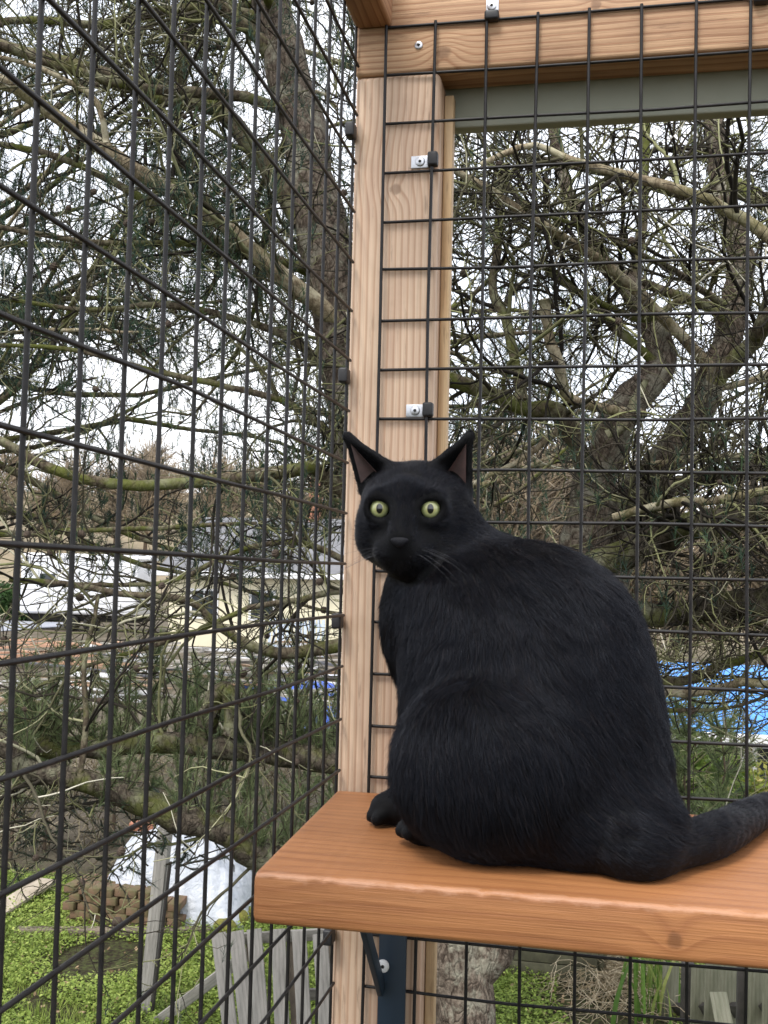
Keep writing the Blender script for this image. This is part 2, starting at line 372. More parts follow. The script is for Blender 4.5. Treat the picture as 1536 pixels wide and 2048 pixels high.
# fence post with a dark metal stake beside it
bp_ = atY(322, 1655, 7.0); fp = thing('fence_post', (bp_[0], 7.0, 0), 'weathered grey wooden fence post rising from the lawn by the tarp', 'post')
bar('timber', (bp_[0]+.02-.10, 7.0, -.2), (bp_[0]+.025, 7.02, bp_[2]), .088, .075, m_grey, fp, .006)
bar('metal_stake', (bp_[0]+.078-.10, 6.97, -.2), (bp_[0]+.08, 6.99, bp_[2]-.22), .014, .03, simple('rusted_stake', (.03, .025, .022), None, 30, .8), fp, .002)

# collapsed picket fence leaning beside the post
pf = thing('picket_fence', (-1.7, 6.4, 0), 'leaning grey picket fence section standing on the lawn below the shelf', 'fence')
g = np.random.default_rng(5)
tops = [(437, 1866), (472, 1862), (508, 1858), (556, 1858), (598, 1862), (640, 1868), (682, 1868), (725, 1872)]
for i, (u, v) in enumerate(tops):
    a = atY(u, v, 6.5-.04*i); bt = atY(u+(38 if i < 2 else 14+6*(i % 3)), 2300, 6.25-.04*i); bt[2] = -.1
    bar('picket', bt, a, .085+.01*g.random(), .018, m_grey, pf, .003)
    if i % 2: bar('picket', bt+np.array([.07, .10, 0]), a+np.array([.06, .11, -.05]), .08, .016, m_old, pf, .003)
bar('rail', atY(425, 1880, 6.58), atY(760, 1862, 6.3), .02, .07, m_grey, pf, .003, (0, 1, .2))
bar('rail', atY(560, 1990, 6.44), atY(760, 1985, 6.3), .02, .07, m_grey, pf, .003, (0, 1, .2))
bar('rail', atY(300, 2055, 6.9), atY(520, 1890, 6.62), .03, .07, m_grey, pf, .003, (0, 1, .2))

# ------------------------------------------------------------------ tarp heap with bricks
tc_ = gpt(330, 1868); tc_[2] = float(ground_h(tc_[0], tc_[1])); TX, TY = tc_[0], tc_[1]+.75
nx_, ny_ = 90, 70
U, Vv = np.meshgrid(np.linspace(-1, 1, nx_), np.linspace(-1, 1, ny_), indexing='ij')
XX = TX-.10+U*.66; YY = TY+Vv*.62
hh = .86*np.clip(1-np.abs(U)**5, 0, 1)*np.clip(1-np.abs(Vv)**5, 0, 1)*(.82+.18*np.cos(U*2.6+.3))
hh *= .92; cr_ = 1-np.abs(fbm(XX*1.3+.4*fbm(XX, YY, 3, 77), YY, 4.5, 33, 4))*2.2; hh += (.05*fbm(XX, YY, 5, 31, 4)+.085*np.clip(cr_, -.6, 1))*np.clip(hh*4, 0, 1)-.03+.03*np.abs(np.sin(U*17+Vv*4+2*fbm(XX, YY, 3, 8)))*(1-hh)
XX += .03*fbm(XX, YY, 9, 3); ZZ = ground_h(XX, YY)+np.maximum(hh, .012)
ii = np.arange(nx_*ny_).reshape(nx_, ny_); Ft = np.stack([ii[:-1, :-1], ii[1:, :-1], ii[1:, 1:], ii[:-1, 1:]], -1).reshape(-1, 4)
m_tarp, t, b = new_mat('white_plastic_sheet'); f = noise(t, 9, 6, objco(t), .65)
t.links.new(ramp(t, [(.3, (.40, .43, .49)), (.7, (.66, .68, .72))], f), b.inputs['Base Color']); b.inputs['Roughness'].default_value = .35; bump(t, b, noise(t, 14, 6, objco(t), .6, 1.2), .7, .03)
tp_ = link('plastic_sheet', mesh_np('plastic_sheet', np.stack([XX, YY, ZZ], -1).reshape(-1, 3), Ft), m_tarp); tag(tp_, 'white plastic sheet draped over a heap behind the mossy bricks', 'tarp')

m_brick = simple('old_brick', (.19, .105, .07), (.075, .08, .03), 11, .9, .5, .006, kind='Object')
m_brickr = simple('red_brick', (.42, .19, .12), (.30, .13, .08), 30, .85, .3, .004)
bkm = boxmesh('brick', (-.105, -.05, -.033), (.105, .05, .033), .007); bkm.materials.append(m_brick)
ps = gpt(215, 1858); pz = float(ground_h(ps[0], ps[1]))
pile = thing('brick_stack', (ps[0], ps[1], pz), 'low stack of mossy old bricks at the foot of the white sheet', 'bricks')
g = np.random.default_rng(12)
for r in range(5):
    for i in range(9 if r < 4 else 7):
        for j in range(2):
            o = link('brick', bkm, None, pile)
            o.matrix_basis = Matrix.LocRotScale(Vector((ps[0]-.34+i*.108+g.normal(0, .006)+(.04 if r % 2 else 0), ps[1]+.10+j*.215+g.normal(0, .012), pz+.028+r*.0655)), __import__('mathutils').Euler((g.normal(0, .03), g.normal(0, .03), math.pi/2+g.normal(0, .05))), None)
for (u, v, Y, rz, lab) in ((280, 1783, TY-.36, .15, 'single red brick resting on the front of the white sheet'),):
    c = atY(u, v, Y)
    k = int(np.argmin((XX-c[0])**2+(YY-c[1])**2)); z = ZZ.ravel()[k]
    me_ = boxmesh('loose_brick', (-.105, -.05, -.033), (.105, .05, .033), .006); o = link('loose_brick', me_, m_brickr); o.matrix_basis = Matrix.LocRotScale(Vector((c[0], c[1], z+.035)), __import__('mathutils').Euler((.1, 0, rz)), None)
    tag(o, lab, 'brick')
m_lum = simple('fresh_lumber', (.50, .30, .20), (.38, .22, .14), 12, .8, .2, .003)
c = atY(240, 1672, TY+.2)
o = plank_box('timber_offcut', (c[0], c[1], ZZ.max()+.03), (.42, .09, .05), (0, .05, .1), m_lum); tag(o, 'short reddish timber offcut lying on top of the white sheet', 'timber')
lw = gpt(420, 1855)
for q, (u, v, s) in enumerate(((455, 1842, .13), (437, 1858, .10), (470, 1830, .11))):
    c = gpt(u, v+20); gg = np.random.default_rng(40+q)
    a_ = sv0 = None
    th = np.linspace(0, math.pi, 12); ph = np.linspace(0, 2*math.pi, 18, endpoint=False)
    V = np.array([[math.sin(a)*math.cos(p_), math.sin(a)*math.sin(p_), math.cos(a)*.75] for a in th for p_ in ph]); V *= (1+.18*fbm(V[:, 0], V[:, 1]+V[:, 2]*2, 2.5, 60+q)[:, None])*s
    ii = np.arange(12*18).reshape(12, 18); ff = np.stack([ii[:-1], np.roll(ii[:-1], -1, 1), np.roll(ii[1:], -1, 1), ii[1:]], -1).reshape(-1, 4)[:, ::-1]
    o = link('mossy_rock', mesh_np('mossy_rock', V+np.array([c[0], c[1]+.15, float(ground_h(c[0], c[1]))+s*.45]), ff), m_moss if 'm_moss' in globals() else None)
    if q == 0: m_moss = simple('yellow_moss', (.23, .22, .04), (.10, .09, .03), 25, .95, .8, .02); o.data.materials.append(m_moss)
    tag(o, ('largest mossy yellow rock beside the white sheet', 'flat mossy rock in front of the larger one beside the sheet', 'mossy rock behind the larger one beside the sheet')[q], 'rock', 'mossy rocks by the sheet')
ed0, ed1 = gpt(30, 1872), gpt(420, 1872)
o = bar('edging_board', ed0+np.array([0, 0, .03]), ed1+np.array([0, 0, .03]), .10, .07, m_old, None, .006, (0, 1, 0)); tag(o, 'old board edging the lawn in front of the bricks', 'board')
pl0 = gpt(-40, 1850); o = bar('leaning_plank', pl0+np.array([0, 0, .02]), atY(95, 1760, pl0[1]+.9), .03, .2, simple('pale_plank', (.42, .36, .28), (.3, .25, .19), 10, .85), None, .004, (0, 0, 1)); tag(o, 'pale plank leaning left of the mossy bricks', 'plank')

# ------------------------------------------------------------------ yard clutter, houses and hedge seen through the branches
m_cream = simple('cream_render', (.72, .66, .48), (.64, .59, .43), 1.2, .9)
m_roofg = simple('grey_shingles', (.17, .17, .18), (.12, .12, .125), 3, .9, .3, .03)
m_wtrim = simple('white_paint', (.8, .8, .8), (.72, .72, .73), 3, .6)
m_glass, t, b = new_mat('dark_window'); b.inputs['Base Color'].default_value = (.03, .035, .04, 1); b.inputs['Roughness'].default_value = .08
def house(name, label, x0, x1, y, depth, zg, wall_h, roof_h, mw, mr, wins, doors=(), over=.4, ridge_dir='x', chimney=None, mtrim=None, seams=0, roof_back=None):
    mtrim = mtrim or m_wtrim; h = thing(name, ((x0+x1)/2, y+depth/2, zg), label, 'house')
    box('wall', (x0, y, zg-.3), (x1, y+depth, zg+wall_h), mw, h)
    ez = zg+wall_h; yb = y+depth
    # gable roof with ridge along x
    V = np.array([(x0-over, y-over, ez-.1), (x1+over, y-over, ez-.1), (x1+over, (y+yb)/2, ez+roof_h), (x0-over, (y+yb)/2, ez+roof_h), (x0-over, yb+over, ez-.1), (x1+over, yb+over, ez-.1)])
    V = np.vstack([V, V+np.array([0, 0, .14])])
    Fr = [(6, 7, 8, 9), (9, 8, 11, 10), (0, 3, 2, 1), (3, 4, 5, 2), (0, 1, 7, 6), (4, 10, 11, 5)]
    rf = link('roof', mesh_np('roof', V, np.array(Fr), False), mr, h)
    for s in range(seams):
        x = x0-over+(s+.5)*(x1-x0+2*over)/seams
        o = bar('roof_seam', (x, y-over, ez+.05), (x, (y+yb)/2, ez+roof_h+.15), .05, .04, mr, rf)
        o.matrix_parent_inverse = Matrix.Identity(4)
    o = box('eave_gutter', (x0-over, y-over-.12, ez-.2), (x1+over, y-over-.005, ez+.02), mtrim, h, .02)
    for gx0, gx1, z0, z1 in wins:
        fr_ = box('window_frame', (gx0-.08, y-.06, zg+z0-.08), (gx1+.08, y-.004, zg+z1+.08), mtrim, h)
        for k in range(2):
            a = gx0+(gx1-gx0)*k/2+.02; bb = gx0+(gx1-gx0)*(k+1)/2-.02
            p_ = box('pane', (a, y-.075, zg+z0), (bb, y-.064, zg+z1), m_glass, fr_); p_.matrix_parent_inverse = Matrix.Identity(4)
    for gx0, gx1, z0, z1, md in doors:
        box('door', (gx0, y-.05, zg+z0), (gx1, y-.006, zg+z1), md, h)
    if chimney:
        c0, c1, hh_ = chimney; c_ = box('chimney', (c0, (y+yb)/2-.3, ez+roof_h-.4), (c1, (y+yb)/2+.3, ez+roof_h+hh_), m_brickr, rf); c_.matrix_parent_inverse = Matrix.Identity(4)
    return h
hx0, hx1 = atY(335, 1300, 40)[0], atY(780, 1300, 40)[0]
m_bluedoor = simple('pale_blue_slats', (.55, .62, .72), (.45, .52, .62), 2, .6)
house('cream_house', 'low cream house with grey shingle roof beyond the pine branches', hx0, hx1, 40, 9, .15, 2.75, 2.2, m_cream, m_roofg,
      [(atY(560, 0, 40)[0]-.4, atY(560, 0, 40)[0]+.5, 1.0, 2.0), (atY(450, 0, 40)[0]-.5, atY(450, 0, 40)[0]+.5, 1.0, 2.0)],
      [], chimney=(atY(645, 0, 44)[0], atY(664, 0, 44)[0], 2.2), roof_back=None)
# picket-like pale blue gate in front of it
gt = thing('slatted_gate', tuple(atY(600, 1300, 37)*np.array([1, 1, 0])), 'pale blue slatted gate standing in front of the cream house', 'gate')
gx0_, gx1_ = atY(538, 1300, 37)[0], atY(645, 1300, 37)[0]
zt_ = atY(590, 1238, 37)[2]
for i in range(13):
    x = gx0_+(gx1_-gx0_)*i/12; box('slat', (x-.05, 37, .02), (x+.05, 37.03, zt_-.1*(i % 2)*0), m_bluedoor, gt)
for z in (.3, zt_-.25): box('rail', (gx0_-.05, 37.032, z), (gx1_+.05, 37.07, z+.1), m_bluedoor, gt)
# white van-like trailer left of the house
m_van = simple('white_trailer_paint', (.78, .79, .82), (.70, .71, .74), 1, .45)
tx0, tx1 = atY(40, 1150, 46)[0], atY(275, 1150, 46)[0]
tv = thing('parked_trailer', ((tx0+tx1)/2, 47, 0), 'white box trailer parked left of the cream house', 'trailer')
box('body', (tx0, 46, .75), (tx1, 48.2, 3.55), m_van, tv, .15, 3)
box('roof_edge', (tx0-.03, 45.96, 3.30), (tx1+.03, 48.24, 3.42), m_wtrim, tv, .03)
for fx in (.45, .62): 
    x = tx0+(tx1-tx0)*fx
    o = link('wheel', cylmesh('wheel', (x, 46.3, .36), (x, 45.98, .36), .36, 20), m_hole, tv)
box('undercarriage', (tx0+.3, 46.3, .45), (tx1-.3, 47.9, .748), m_hole, tv)
box('window', (tx0+1.0, 45.985, 2.0), (tx0+1.8, 45.998, 2.6), m_glass, tv)
# road
ra, rb = gpt(-40, 1290), gpt(150, 1240)
m_road = simple('pale_asphalt', (.30, .31, .34), (.25, .26, .29), 2, .9)
rz0, rz1 = gpt(60, 1288)[1], gpt(60, 1243)[1]
rx = np.linspace(-60, atY(140, 1290, 50)[0], 30); ry = np.linspace(rz0, rz1, 8); RX, RY = np.meshgrid(rx, ry, indexing='ij'); ii = np.arange(RX.size).reshape(RX.shape)
o = link('road', mesh_np('road', np.stack([RX, RY, ground_h(RX, RY)+.02], -1).reshape(-1, 3), np.stack([ii[:-1, :-1], ii[1:, :-1], ii[1:, 1:], ii[:-1, 1:]], -1).reshape(-1, 4)), m_road); tag(o, kind='structure')

def leafmass(c, r, n, size, seed, flat=.75, up=.2):
    q = np.random.default_rng(seed); d = nrm(q.normal(0, 1, (n, 3))); rad = q.random(n)**.45
    lump = 1+.28*np.sin(d[:, 0]*5+seed)*np.sin(d[:, 1]*4+seed*2)+.2*np.sin(d[:, 2]*7+d[:, 0]*6)
    P = np.array(c)+d*np.array(r)*(rad*lump)[:, None]; P[:, 2] = np.maximum(P[:, 2], c[2]-r[2]*.95)
    a = nrm(q.normal(0, 1, (n, 3))); b_ = nrm(np.cross(a, q.normal(0, 1, (n, 3)))); s = q.uniform(.6, 1.3, n)*size
    V = np.stack([P-a*s[:, None], P-b_*s[:, None]*.45, P+a*s[:, None], P+b_*s[:, None]*.45], 1).reshape(-1, 3)
    return V, np.arange(4*n).reshape(n, 4), np.repeat(np.clip(q.normal(.45, .25, n)+.25*d[:, 2]*0, 0, 1), 4)
m_hedge = tinted('hedge_leaf', [(0, (.015, .035, .01)), (.5, (.035, .075, .02)), (1, (.07, .12, .035))], .6, .2)
m_stem = simple('shrub_stem', (.12, .085, .055), (.07, .05, .035), 20, .9)
def shrub(name, label, c, r, n, size, mat, seed, cat_='shrub', group=None):
    h = thing(name, (c[0], c[1], c[2]-r[2]), label, cat_, group); V, F_, tn_ = leafmass(c, r, n, size, seed)
    link('foliage', mesh_np('foliage', V, F_, False, tn_), mat, h)
    q = np.random.default_rng(seed+1); k = 9; st = np.array([[c[0], c[1], c[2]-r[2]-.1]]*k)+q.normal(0, .06, (k, 3))*np.array([1, 1, 0]); en = np.array(c)+q.normal(0, .45, (k, 3))*np.array(r)
    tt_ = np.linspace(0, 1, 6)[None, :, None]; Pp = st[:, None]*(1-tt_)+en[:, None]*tt_+q.normal(0, .02*r[2], (k, 6, 3)); Rr = np.linspace(.03, .008, 6)[None].repeat(k, 0)*max(.5, r[2])
    V, F_, _ = tubes(Pp, Rr, 5); link('stem', mesh_np('stem', V, F_), m_stem, h)
for i, (u, r) in enumerate(((25, (2.2, 1.4, 1.25)), (95, (2.0, 1.3, 1.2)), (150, (1.2, 1.2, 1.0)))):
    c = gpt(u, 1243); shrub('hedge_bush', ('clipped dark green bush by the road, left of the trailer window', 'dark green bush by the road, middle of three', 'dark green bush by the road, next to the cream wall')[i], (c[0], c[1]+1.4, 1.0), r, 5000, .14, m_hedge, 70+i, 'bush', 'bushes along the road')

# lumber heaps, pipes and blue tarps lying in the yard
g = np.random.default_rng(31)
mats_l = [simple('grey_lumber', (.36, .33, .29), (.26, .24, .21), 5, .9), m_lum, simple('white_pipe', (.75, .75, .76), None, 4, .5), simple('dark_scrap', (.10, .10, .11), None, 6, .8), simple('brown_lumber', (.30, .21, .14), (.2, .14, .09), 5, .9)]
for k, (u, v, lab, nn) in enumerate(((60, 1400, 'heap of grey lumber and white pipes below the road', 34), (215, 1370, 'heap of brown boards in front of the cream wall corner', 34), (330, 1330, 'long heap of planks along the foot of the cream wall', 30), (500, 1350, 'heap of boards and pipes left of the blue tarps', 34), (610, 1330, 'heap of white pipes and boards behind the blue tarps', 30), (660, 1420, 'heap of boards right of the blue tarps, beside the post', 26), (120, 1310, 'stack of orange lumber beside the road', 18))):
    c = gpt(u, v+25); h = thing('lumber_heap', tuple(c), lab, 'lumber', 'heaps of lumber in the yard'); L_ = c[1]*.075
    for i in range(nn):
        a = g.normal(0, .34); ln_ = g.uniform(.5, 1.1)*L_; w = g.uniform(.05, .16)*c[1]/24; z = c[2]+.03+g.random()*.030*c[1]; off = np.array([g.normal(0, .42)*L_, g.normal(0, .5), 0])
        dv = np.array([math.cos(a), math.sin(a), g.normal(0, .05)])*ln_/2; ct = np.array([c[0], c[1], z])+off
        mt = mats_l[1] if k == 6 else mats_l[int(g.choice(5, p=[.46, .06, .16, .10, .22]))]
        bar('board', ct-dv, ct+dv, w, g.uniform(.03, .06)*c[1]/24, mt, h, .0, (-math.sin(a), math.cos(a), 0))
m_blue, t, b = new_mat('blue_tarpaulin'); f = noise(t, 5, 5, objco(t)); t.links.new(ramp(t, [(.3, (.012, .05, .32)), (.7, (.03, .12, .62))], f), b.inputs['Base Color']); b.inputs['Roughness'].default_value = .4; bump(t, b, noise(t, 8, 5, objco(t), .6, 1), .8, .08)
for k, (u, v, Y, w, hgt, lab) in enumerate(((545, 1385, 27, .75, .45, 'small blue tarpaulin bundle among the boards'), (625, 1400, 25, .75, .8, 'bright blue tarpaulin over a heap beside the post'), (650, 1440, 20, .30, .4, 'blue tarpaulin corner hanging in front of the larger blue one'))):
    c = atY(u, v, Y); z0 = float(ground_h(c[0], c[1])); Uu, Vw = np.meshgrid(np.linspace(-1, 1, 30), np.linspace(-1, 1, 30), indexing='ij')
    xx = c[0]+Uu*w; yy = Y+Vw*.8; hb_ = np.clip(1-np.abs(Uu)**4, 0, 1)*np.clip(1-np.abs(Vw)**4, 0, 1)
    zz = z0+.01+hb_*(c[2]+hgt*.5-z0)+.08*fbm(xx, yy, 5, 80+k)*hb_
    ii = np.arange(900).reshape(30, 30); o = link('blue_tarp', mesh_np('blue_tarp', np.stack([xx, yy, zz], -1).reshape(-1, 3), np.stack([ii[:-1, :-1], ii[1:, :-1], ii[1:, 1:], ii[:-1, 1:]], -1).reshape(-1, 4)), m_blue); tag(o, lab, 'tarp', 'blue tarps in the yard')

# blue-roofed house down the slope on the right
Yb = 27.; ev = atY(1450, 1462, Yb); zg_ = ev[2]-2.45
bx0, bx1 = atY(1310, 1460, Yb)[0], atY(1700, 1460, Yb)[0]+3
m_blroof = simple('sky_blue_metal_roof', (.055, .26, .66), (.045, .22, .58), .8, .4)
m_red = simple('dark_red_siding', (.16, .04, .045), (.11, .03, .035), 3, .8)
wu = lambda u: atY(u, 1500, Yb)[0]
house('blue_roof_house', 'house with sky blue metal roof, white gutter and dark red walls', bx0, bx1, Yb, 8.5, zg_, 2.45, 1.12, m_red, m_blroof, [(wu(1400), wu(1484), 1.35, 2.1), (wu(1512), wu(1580), 1.15, 2.1), (wu(1610), wu(1660), 1.15, 2.1)], over=.45, seams=26)
m_ylf = tinted('yellow_green_leaf', [(0, (.10, .15, .02)), (.5, (.25, .28, .05)), (1, (.42, .34, .13))], .5, .35)
m_glf = tinted('fresh_green_leaf', [(0, (.06, .11, .02)), (.5, (.16, .24, .05)), (1, (.32, .38, .12))], .5, .35)
for i, (u, v, Y, r, mt, lab) in enumerate(((1490, 1600, 13.5, (.62, .5, .40), m_ylf, 'tan and yellow leafed shrub in front of the dark red wall'), (1400, 1590, 12.5, (.5, .45, .55), m_glf, 'bright green leafy shrub just behind the cat tail'), (1560, 1625, 13, (.6, .5, .4), m_ylf, 'yellow leafed shrub beside the window of the blue-roofed house'), (1330, 1560, 13.2, (.5, .4, .6), m_glf, 'green leafy shrub hidden partly by the back of the cat'))):
    c = atY(u, v, Y); shrub('leafy_shrub', lab, tuple(c), r, 3200, .045, mt, 90+i, 'shrub', 'shrubs by the blue-roofed house')
    # raise on stems to the ground
    zz = float(ground_h(c[0], c[1])); V, F_, _ = tubes(np.linspace([c[0], c[1], zz-.05], [c[0], c[1], c[2]-.1], 5), np.full(5, .03), 6)
    link('main_stem', mesh_np('main_stem', V, F_), m_stem, [o for o in COL.objects if o.name.startswith('leafy_shrub')][-1])

# garden bed, straw, iris leaves and board fence under the shelf on the right
q0, q1 = gpt(1010, 1952), gpt(1195, 1960); gz = 0.0
bed = thing('garden_bed', ((q0[0]+q1[0])/2, q0[1]+.4, 0), 'dark mossy timber garden bed on the lawn below the shelf', 'garden bed')
for k in range(2): box('bed_board', (q0[0], q0[1]+.002*k, .0+.115*k), (q1[0], q0[1]+.045, .11+.115*k), m_mossw, bed, .006)
box('bed_board', (q1[0]+.002, q1[1]-.03, 0), (q1[0]+.047, q1[1]+1.1, .23), m_mossw, bed, .006)
box('bed_board', (q0[0]-.046, q1[1]-.03, 0), (q0[0]-.002, q1[1]+1.1, .23), m_mossw, bed, .006)
box('bed_soil', (q0[0]+.0, q0[1]+.048, 0), (q1[0]+.0, q1[1]+1.05, .19), simple('dark_soil', (.03, .022, .015), None, 30, .95, .6, .02), bed)
g = np.random.default_rng(77); m_straw = tinted('dry_straw', [(0, (.25, .19, .11)), (1, (.55, .47, .34))], .8)
sc0 = gpt(1235, 1975); k = 700; st = np.stack([sc0[0]+g.normal(0, .22, k), sc0[1]+g.normal(.15, .4, k), g.uniform(.02, .22, k)], -1); st[:, 2] += ground_h(st[:, 0], st[:, 1]); a = g.uniform(0, 6.28, k); dv = np.stack([np.cos(a), np.sin(a), g.normal(-.15, .35, k)], -1)*g.uniform(.15, .5, k)[:, None]
tt_ = np.linspace(0, 1, 6)[None, :, None]; Pp = st[:, None]+dv[:, None]*tt_+np.array([0, 0, -.16])*tt_**2+g.normal(0, .012, (k, 6, 3)); Pp[..., 2] = np.maximum(Pp[..., 2], .015)
V, F_, id_ = tubes(Pp, np.full((k, 6), .0024), 3); o = link('dry_straw', mesh_np('dry_straw', V, F_, True, g.random(k)[id_]), m_straw); tag(o, 'tangle of pale dry stems beside the garden bed', 'straw', kind='stuff')
ic = gpt(1300, 2010); ir = thing('iris_clump', (ic[0], ic[1], 0), 'clump of upright green sword leaves beside the board fence', 'plant')
m_iris = tinted('iris_leaf', [(0, (.07, .14, .025)), (.6, (.17, .28, .06)), (1, (.34, .36, .12))], .5, .3)
for i in range(64):
    b0 = np.array([ic[0]+g.normal(0, .09), ic[1]+g.normal(.1, .4), 0]); h_ = g.uniform(.35, .7); ln = g.normal(0, .22, 2); w = g.uniform(.010, .018); yaw_ = g.random()*3.14; sd_ = np.array([math.cos(yaw_), math.sin(yaw_), 0])
    tt_ = np.linspace(0, 1, 6); ctr = b0+np.stack([ln[0]*tt_**2*h_, ln[1]*tt_**2*h_, h_*tt_*(1-.15*tt_)], -1); wd = w*np.array([.8, 1, 1, .8, .5, .05])
    V = np.concatenate([ctr-sd_*wd[:, None], ctr+sd_*wd[:, None]]); F_ = np.array([(j, j+1, j+7, j+6) for j in range(5)])
    link('leaf', mesh_np('leaf', V, F_, True, np.full(12, g.random())), m_iris, ir)
bf = thing('board_fence', (1.2, 7.4, 0), 'weathered grey green vertical board fence below the right end of the shelf', 'fence')
m_fb = wood('grey_green_board', 2, (5, 5), (.26, .255, .19), (.15, .15, .11), 60, rough=.9, spec=.1, tone=(.5, .55, .45), grain=.4, fibre=.7)
m_fd = simple('dark_old_post', (.085, .075, .065), (.05, .045, .04), 15, .9)
us = [1342, 1372, 1400, 1428, 1456, 1484, 1512, 1545, 1580, 1615, 1650]
for i, u in enumerate(us):
    Y = 7.9-.14*i; a = atY(u, 1926+2*(i % 3), Y); w = .115 if i not in (1, 5) else .08
    if i in (1, 5): bar('fence_post', (a[0], Y-.03, -.1), (a[0]+.01, Y-.03, a[2]+.03), w, .08, m_fd, bf, .004)
    else: bar('fence_board', (a[0]-.01, Y, -.1), (a[0], Y, a[2]+.05*(i % 2)), w, .02, m_fb, bf, .003, (1, .35, 0))
bar('rail', atY(1345, 2020, 7.95), atY(1650, 2020, 6.6), .04, .09, m_fd, bf, .003, (0, 1, 0))
bar('loose_board', (atY(1462, 2120, 6.6)), atY(1436, 1985, 6.9), .1, .02, m_fb, bf, .003)

# far bare trees on the hill
m_far = tinted('bare_twig_mass', [(0, (.17, .14, .11)), (.5, (.27, .22, .16)), (1, (.36, .28, .18))], .95)
g = np.random.default_rng(8)
for i in range(24):
    Y = 120+g.uniform(-15, 50) if i < 16 else g.uniform(55, 75); u = -60+i*48+g.normal(0, 12) if i < 16 else 930+(i-16)*85; c = atY(u, 1000, Y); z = float(ground_h(c[0], c[1])); hgt = g.uniform(8, 14)
    t_ = thing('bare_tree', (c[0], c[1], z), 'far bare brown tree on the hill behind the cream house' if i < 16 else 'bare brown tree standing behind the blue-roofed house', 'tree', 'bare trees on the hill' if i < 16 else 'bare trees behind the blue roof')
    k = 220; a = g.uniform(0, 6.28, k); el = g.uniform(.15, 1.4, k); L_ = g.uniform(.2, .5, k)*hgt; s0_ = np.stack([c[0]+g.normal(0, .3, k), c[1]+g.normal(0, .3, k), z+hgt*g.uniform(.2, .75, k)], -1)
    dv = np.stack([np.cos(a)*np.cos(el), np.sin(a)*np.cos(el), np.sin(el)], -1)*L_[:, None]
    P1 = s0_[:, None]+dv[:, None]*np.linspace(0, 1, 4)[None, :, None]+g.normal(0, .25, (k, 4, 3))
    V, F_, id_ = tubes(P1, np.linspace(.09, .03, 4)[None].repeat(k, 0), 3)
    k2 = 1100; pi_ = g.integers(0, k, k2); ps_ = P1[pi_, g.integers(1, 4, k2)]; P2 = ps_[:, None]+(nrm(dv[pi_]+g.normal(0, .6, (k2, 3))*L_[pi_][:, None])*g.uniform(.8, 2.2, k2)[:, None])[:, None]*np.linspace(0, 1, 3)[None, :, None]
    V2, F2, id2 = tubes(P2, np.linspace(.04, .015, 3)[None].repeat(k2, 0), 3)
    o = link('crown', mesh_np('crown', np.vstack([V, V2]), np.vstack([F_, F2+len(V)]), True, np.concatenate([g.random(k)[id_], g.random(k2)[id2]])), m_far, t_)
    V, F_, _ = tubes(np.linspace([c[0], c[1], z-.3], [c[0]+.3, c[1], z+hgt*.8], 6), np.linspace(.28, .06, 6), 6); link('trunk', mesh_np('trunk', V, F_), m_stem, t_)

# low brown underbrush and dead stems between the bricks and the yard
g = np.random.default_rng(55); n = 2600
bx_ = np.stack([g.uniform(-9, -.5, n), g.uniform(10.2, 19, n)], -1); bz_ = ground_h(bx_[:, 0], bx_[:, 1]); d_ = nrm(np.stack([g.normal(0, .6, n), g.normal(0, .4, n), np.ones(n)*.9], -1)); l_ = g.uniform(.2, .75, n)
tt_ = np.linspace(0, 1, 5)[None, :, None]; Pp = np.stack([bx_[:, 0], bx_[:, 1], bz_-.02], -1)[:, None]+(d_*l_[:, None])[:, None]*tt_+g.normal(0, .03, (n, 5, 3))+np.array([0, 0, -.12])*tt_**2
V, F_, id_ = tubes(Pp, np.linspace(.009, .004, 5)[None].repeat(n, 0), 3)
m_ub = tinted('dead_stem', [(0, (.06, .045, .03)), (.5, (.16, .13, .08)), (1, (.36, .31, .21))], .9)
o = link('underbrush', mesh_np('underbrush', V, F_, True, g.random(n)[id_]), m_ub); tag(o, 'low brown brush of dead stems between the lawn and the yard', 'brush', kind='stuff')

# ================================================================== the pines
m_trunk = bark('pine_bark', (.19, .155, .12), (.075, .056, .042), (.25, .235, .18), 24, 1.0, .04)
m_limb = bark('mossy_limb_bark', (.15, .125, .085), (.075, .058, .04), (.20, .195, .12), 22, .8, .02, .75)
m_low = bark('dark_mossy_bark', (.115, .095, .07), (.05, .04, .03), (.17, .165, .11), 26, 1.0, .03, .55)
m_pale = bark('pale_lichen_bark', (.36, .30, .20), (.18, .14, .09), (.42, .38, .27), 25, .5, .01, .35)
m_twig = tinted('twig_bark', [(0, (.018, .015, .012)), (.3, (.05, .043, .032)), (.52, (.115, .11, .06)), (.72, (.21, .215, .10)), (.88, (.30, .29, .18)), (1, (.50, .47, .38))], .9, 0, .15)
m_needle = tinted('pine_needle', [(0, (.008, .022, .016)), (.5, (.024, .056, .034)), (1, (.07, .115, .05))], .55, .18, .3)
m_needle2 = tinted('young_pine_needle', [(0, (.065, .10, .045)), (.5, (.17, .215, .095)), (1, (.32, .36, .18))], .55, .25, .3)
m_cone = simple('pine_cone_scale', (.075, .052, .036), (.035, .025, .018), 60, .9, .6, .006)

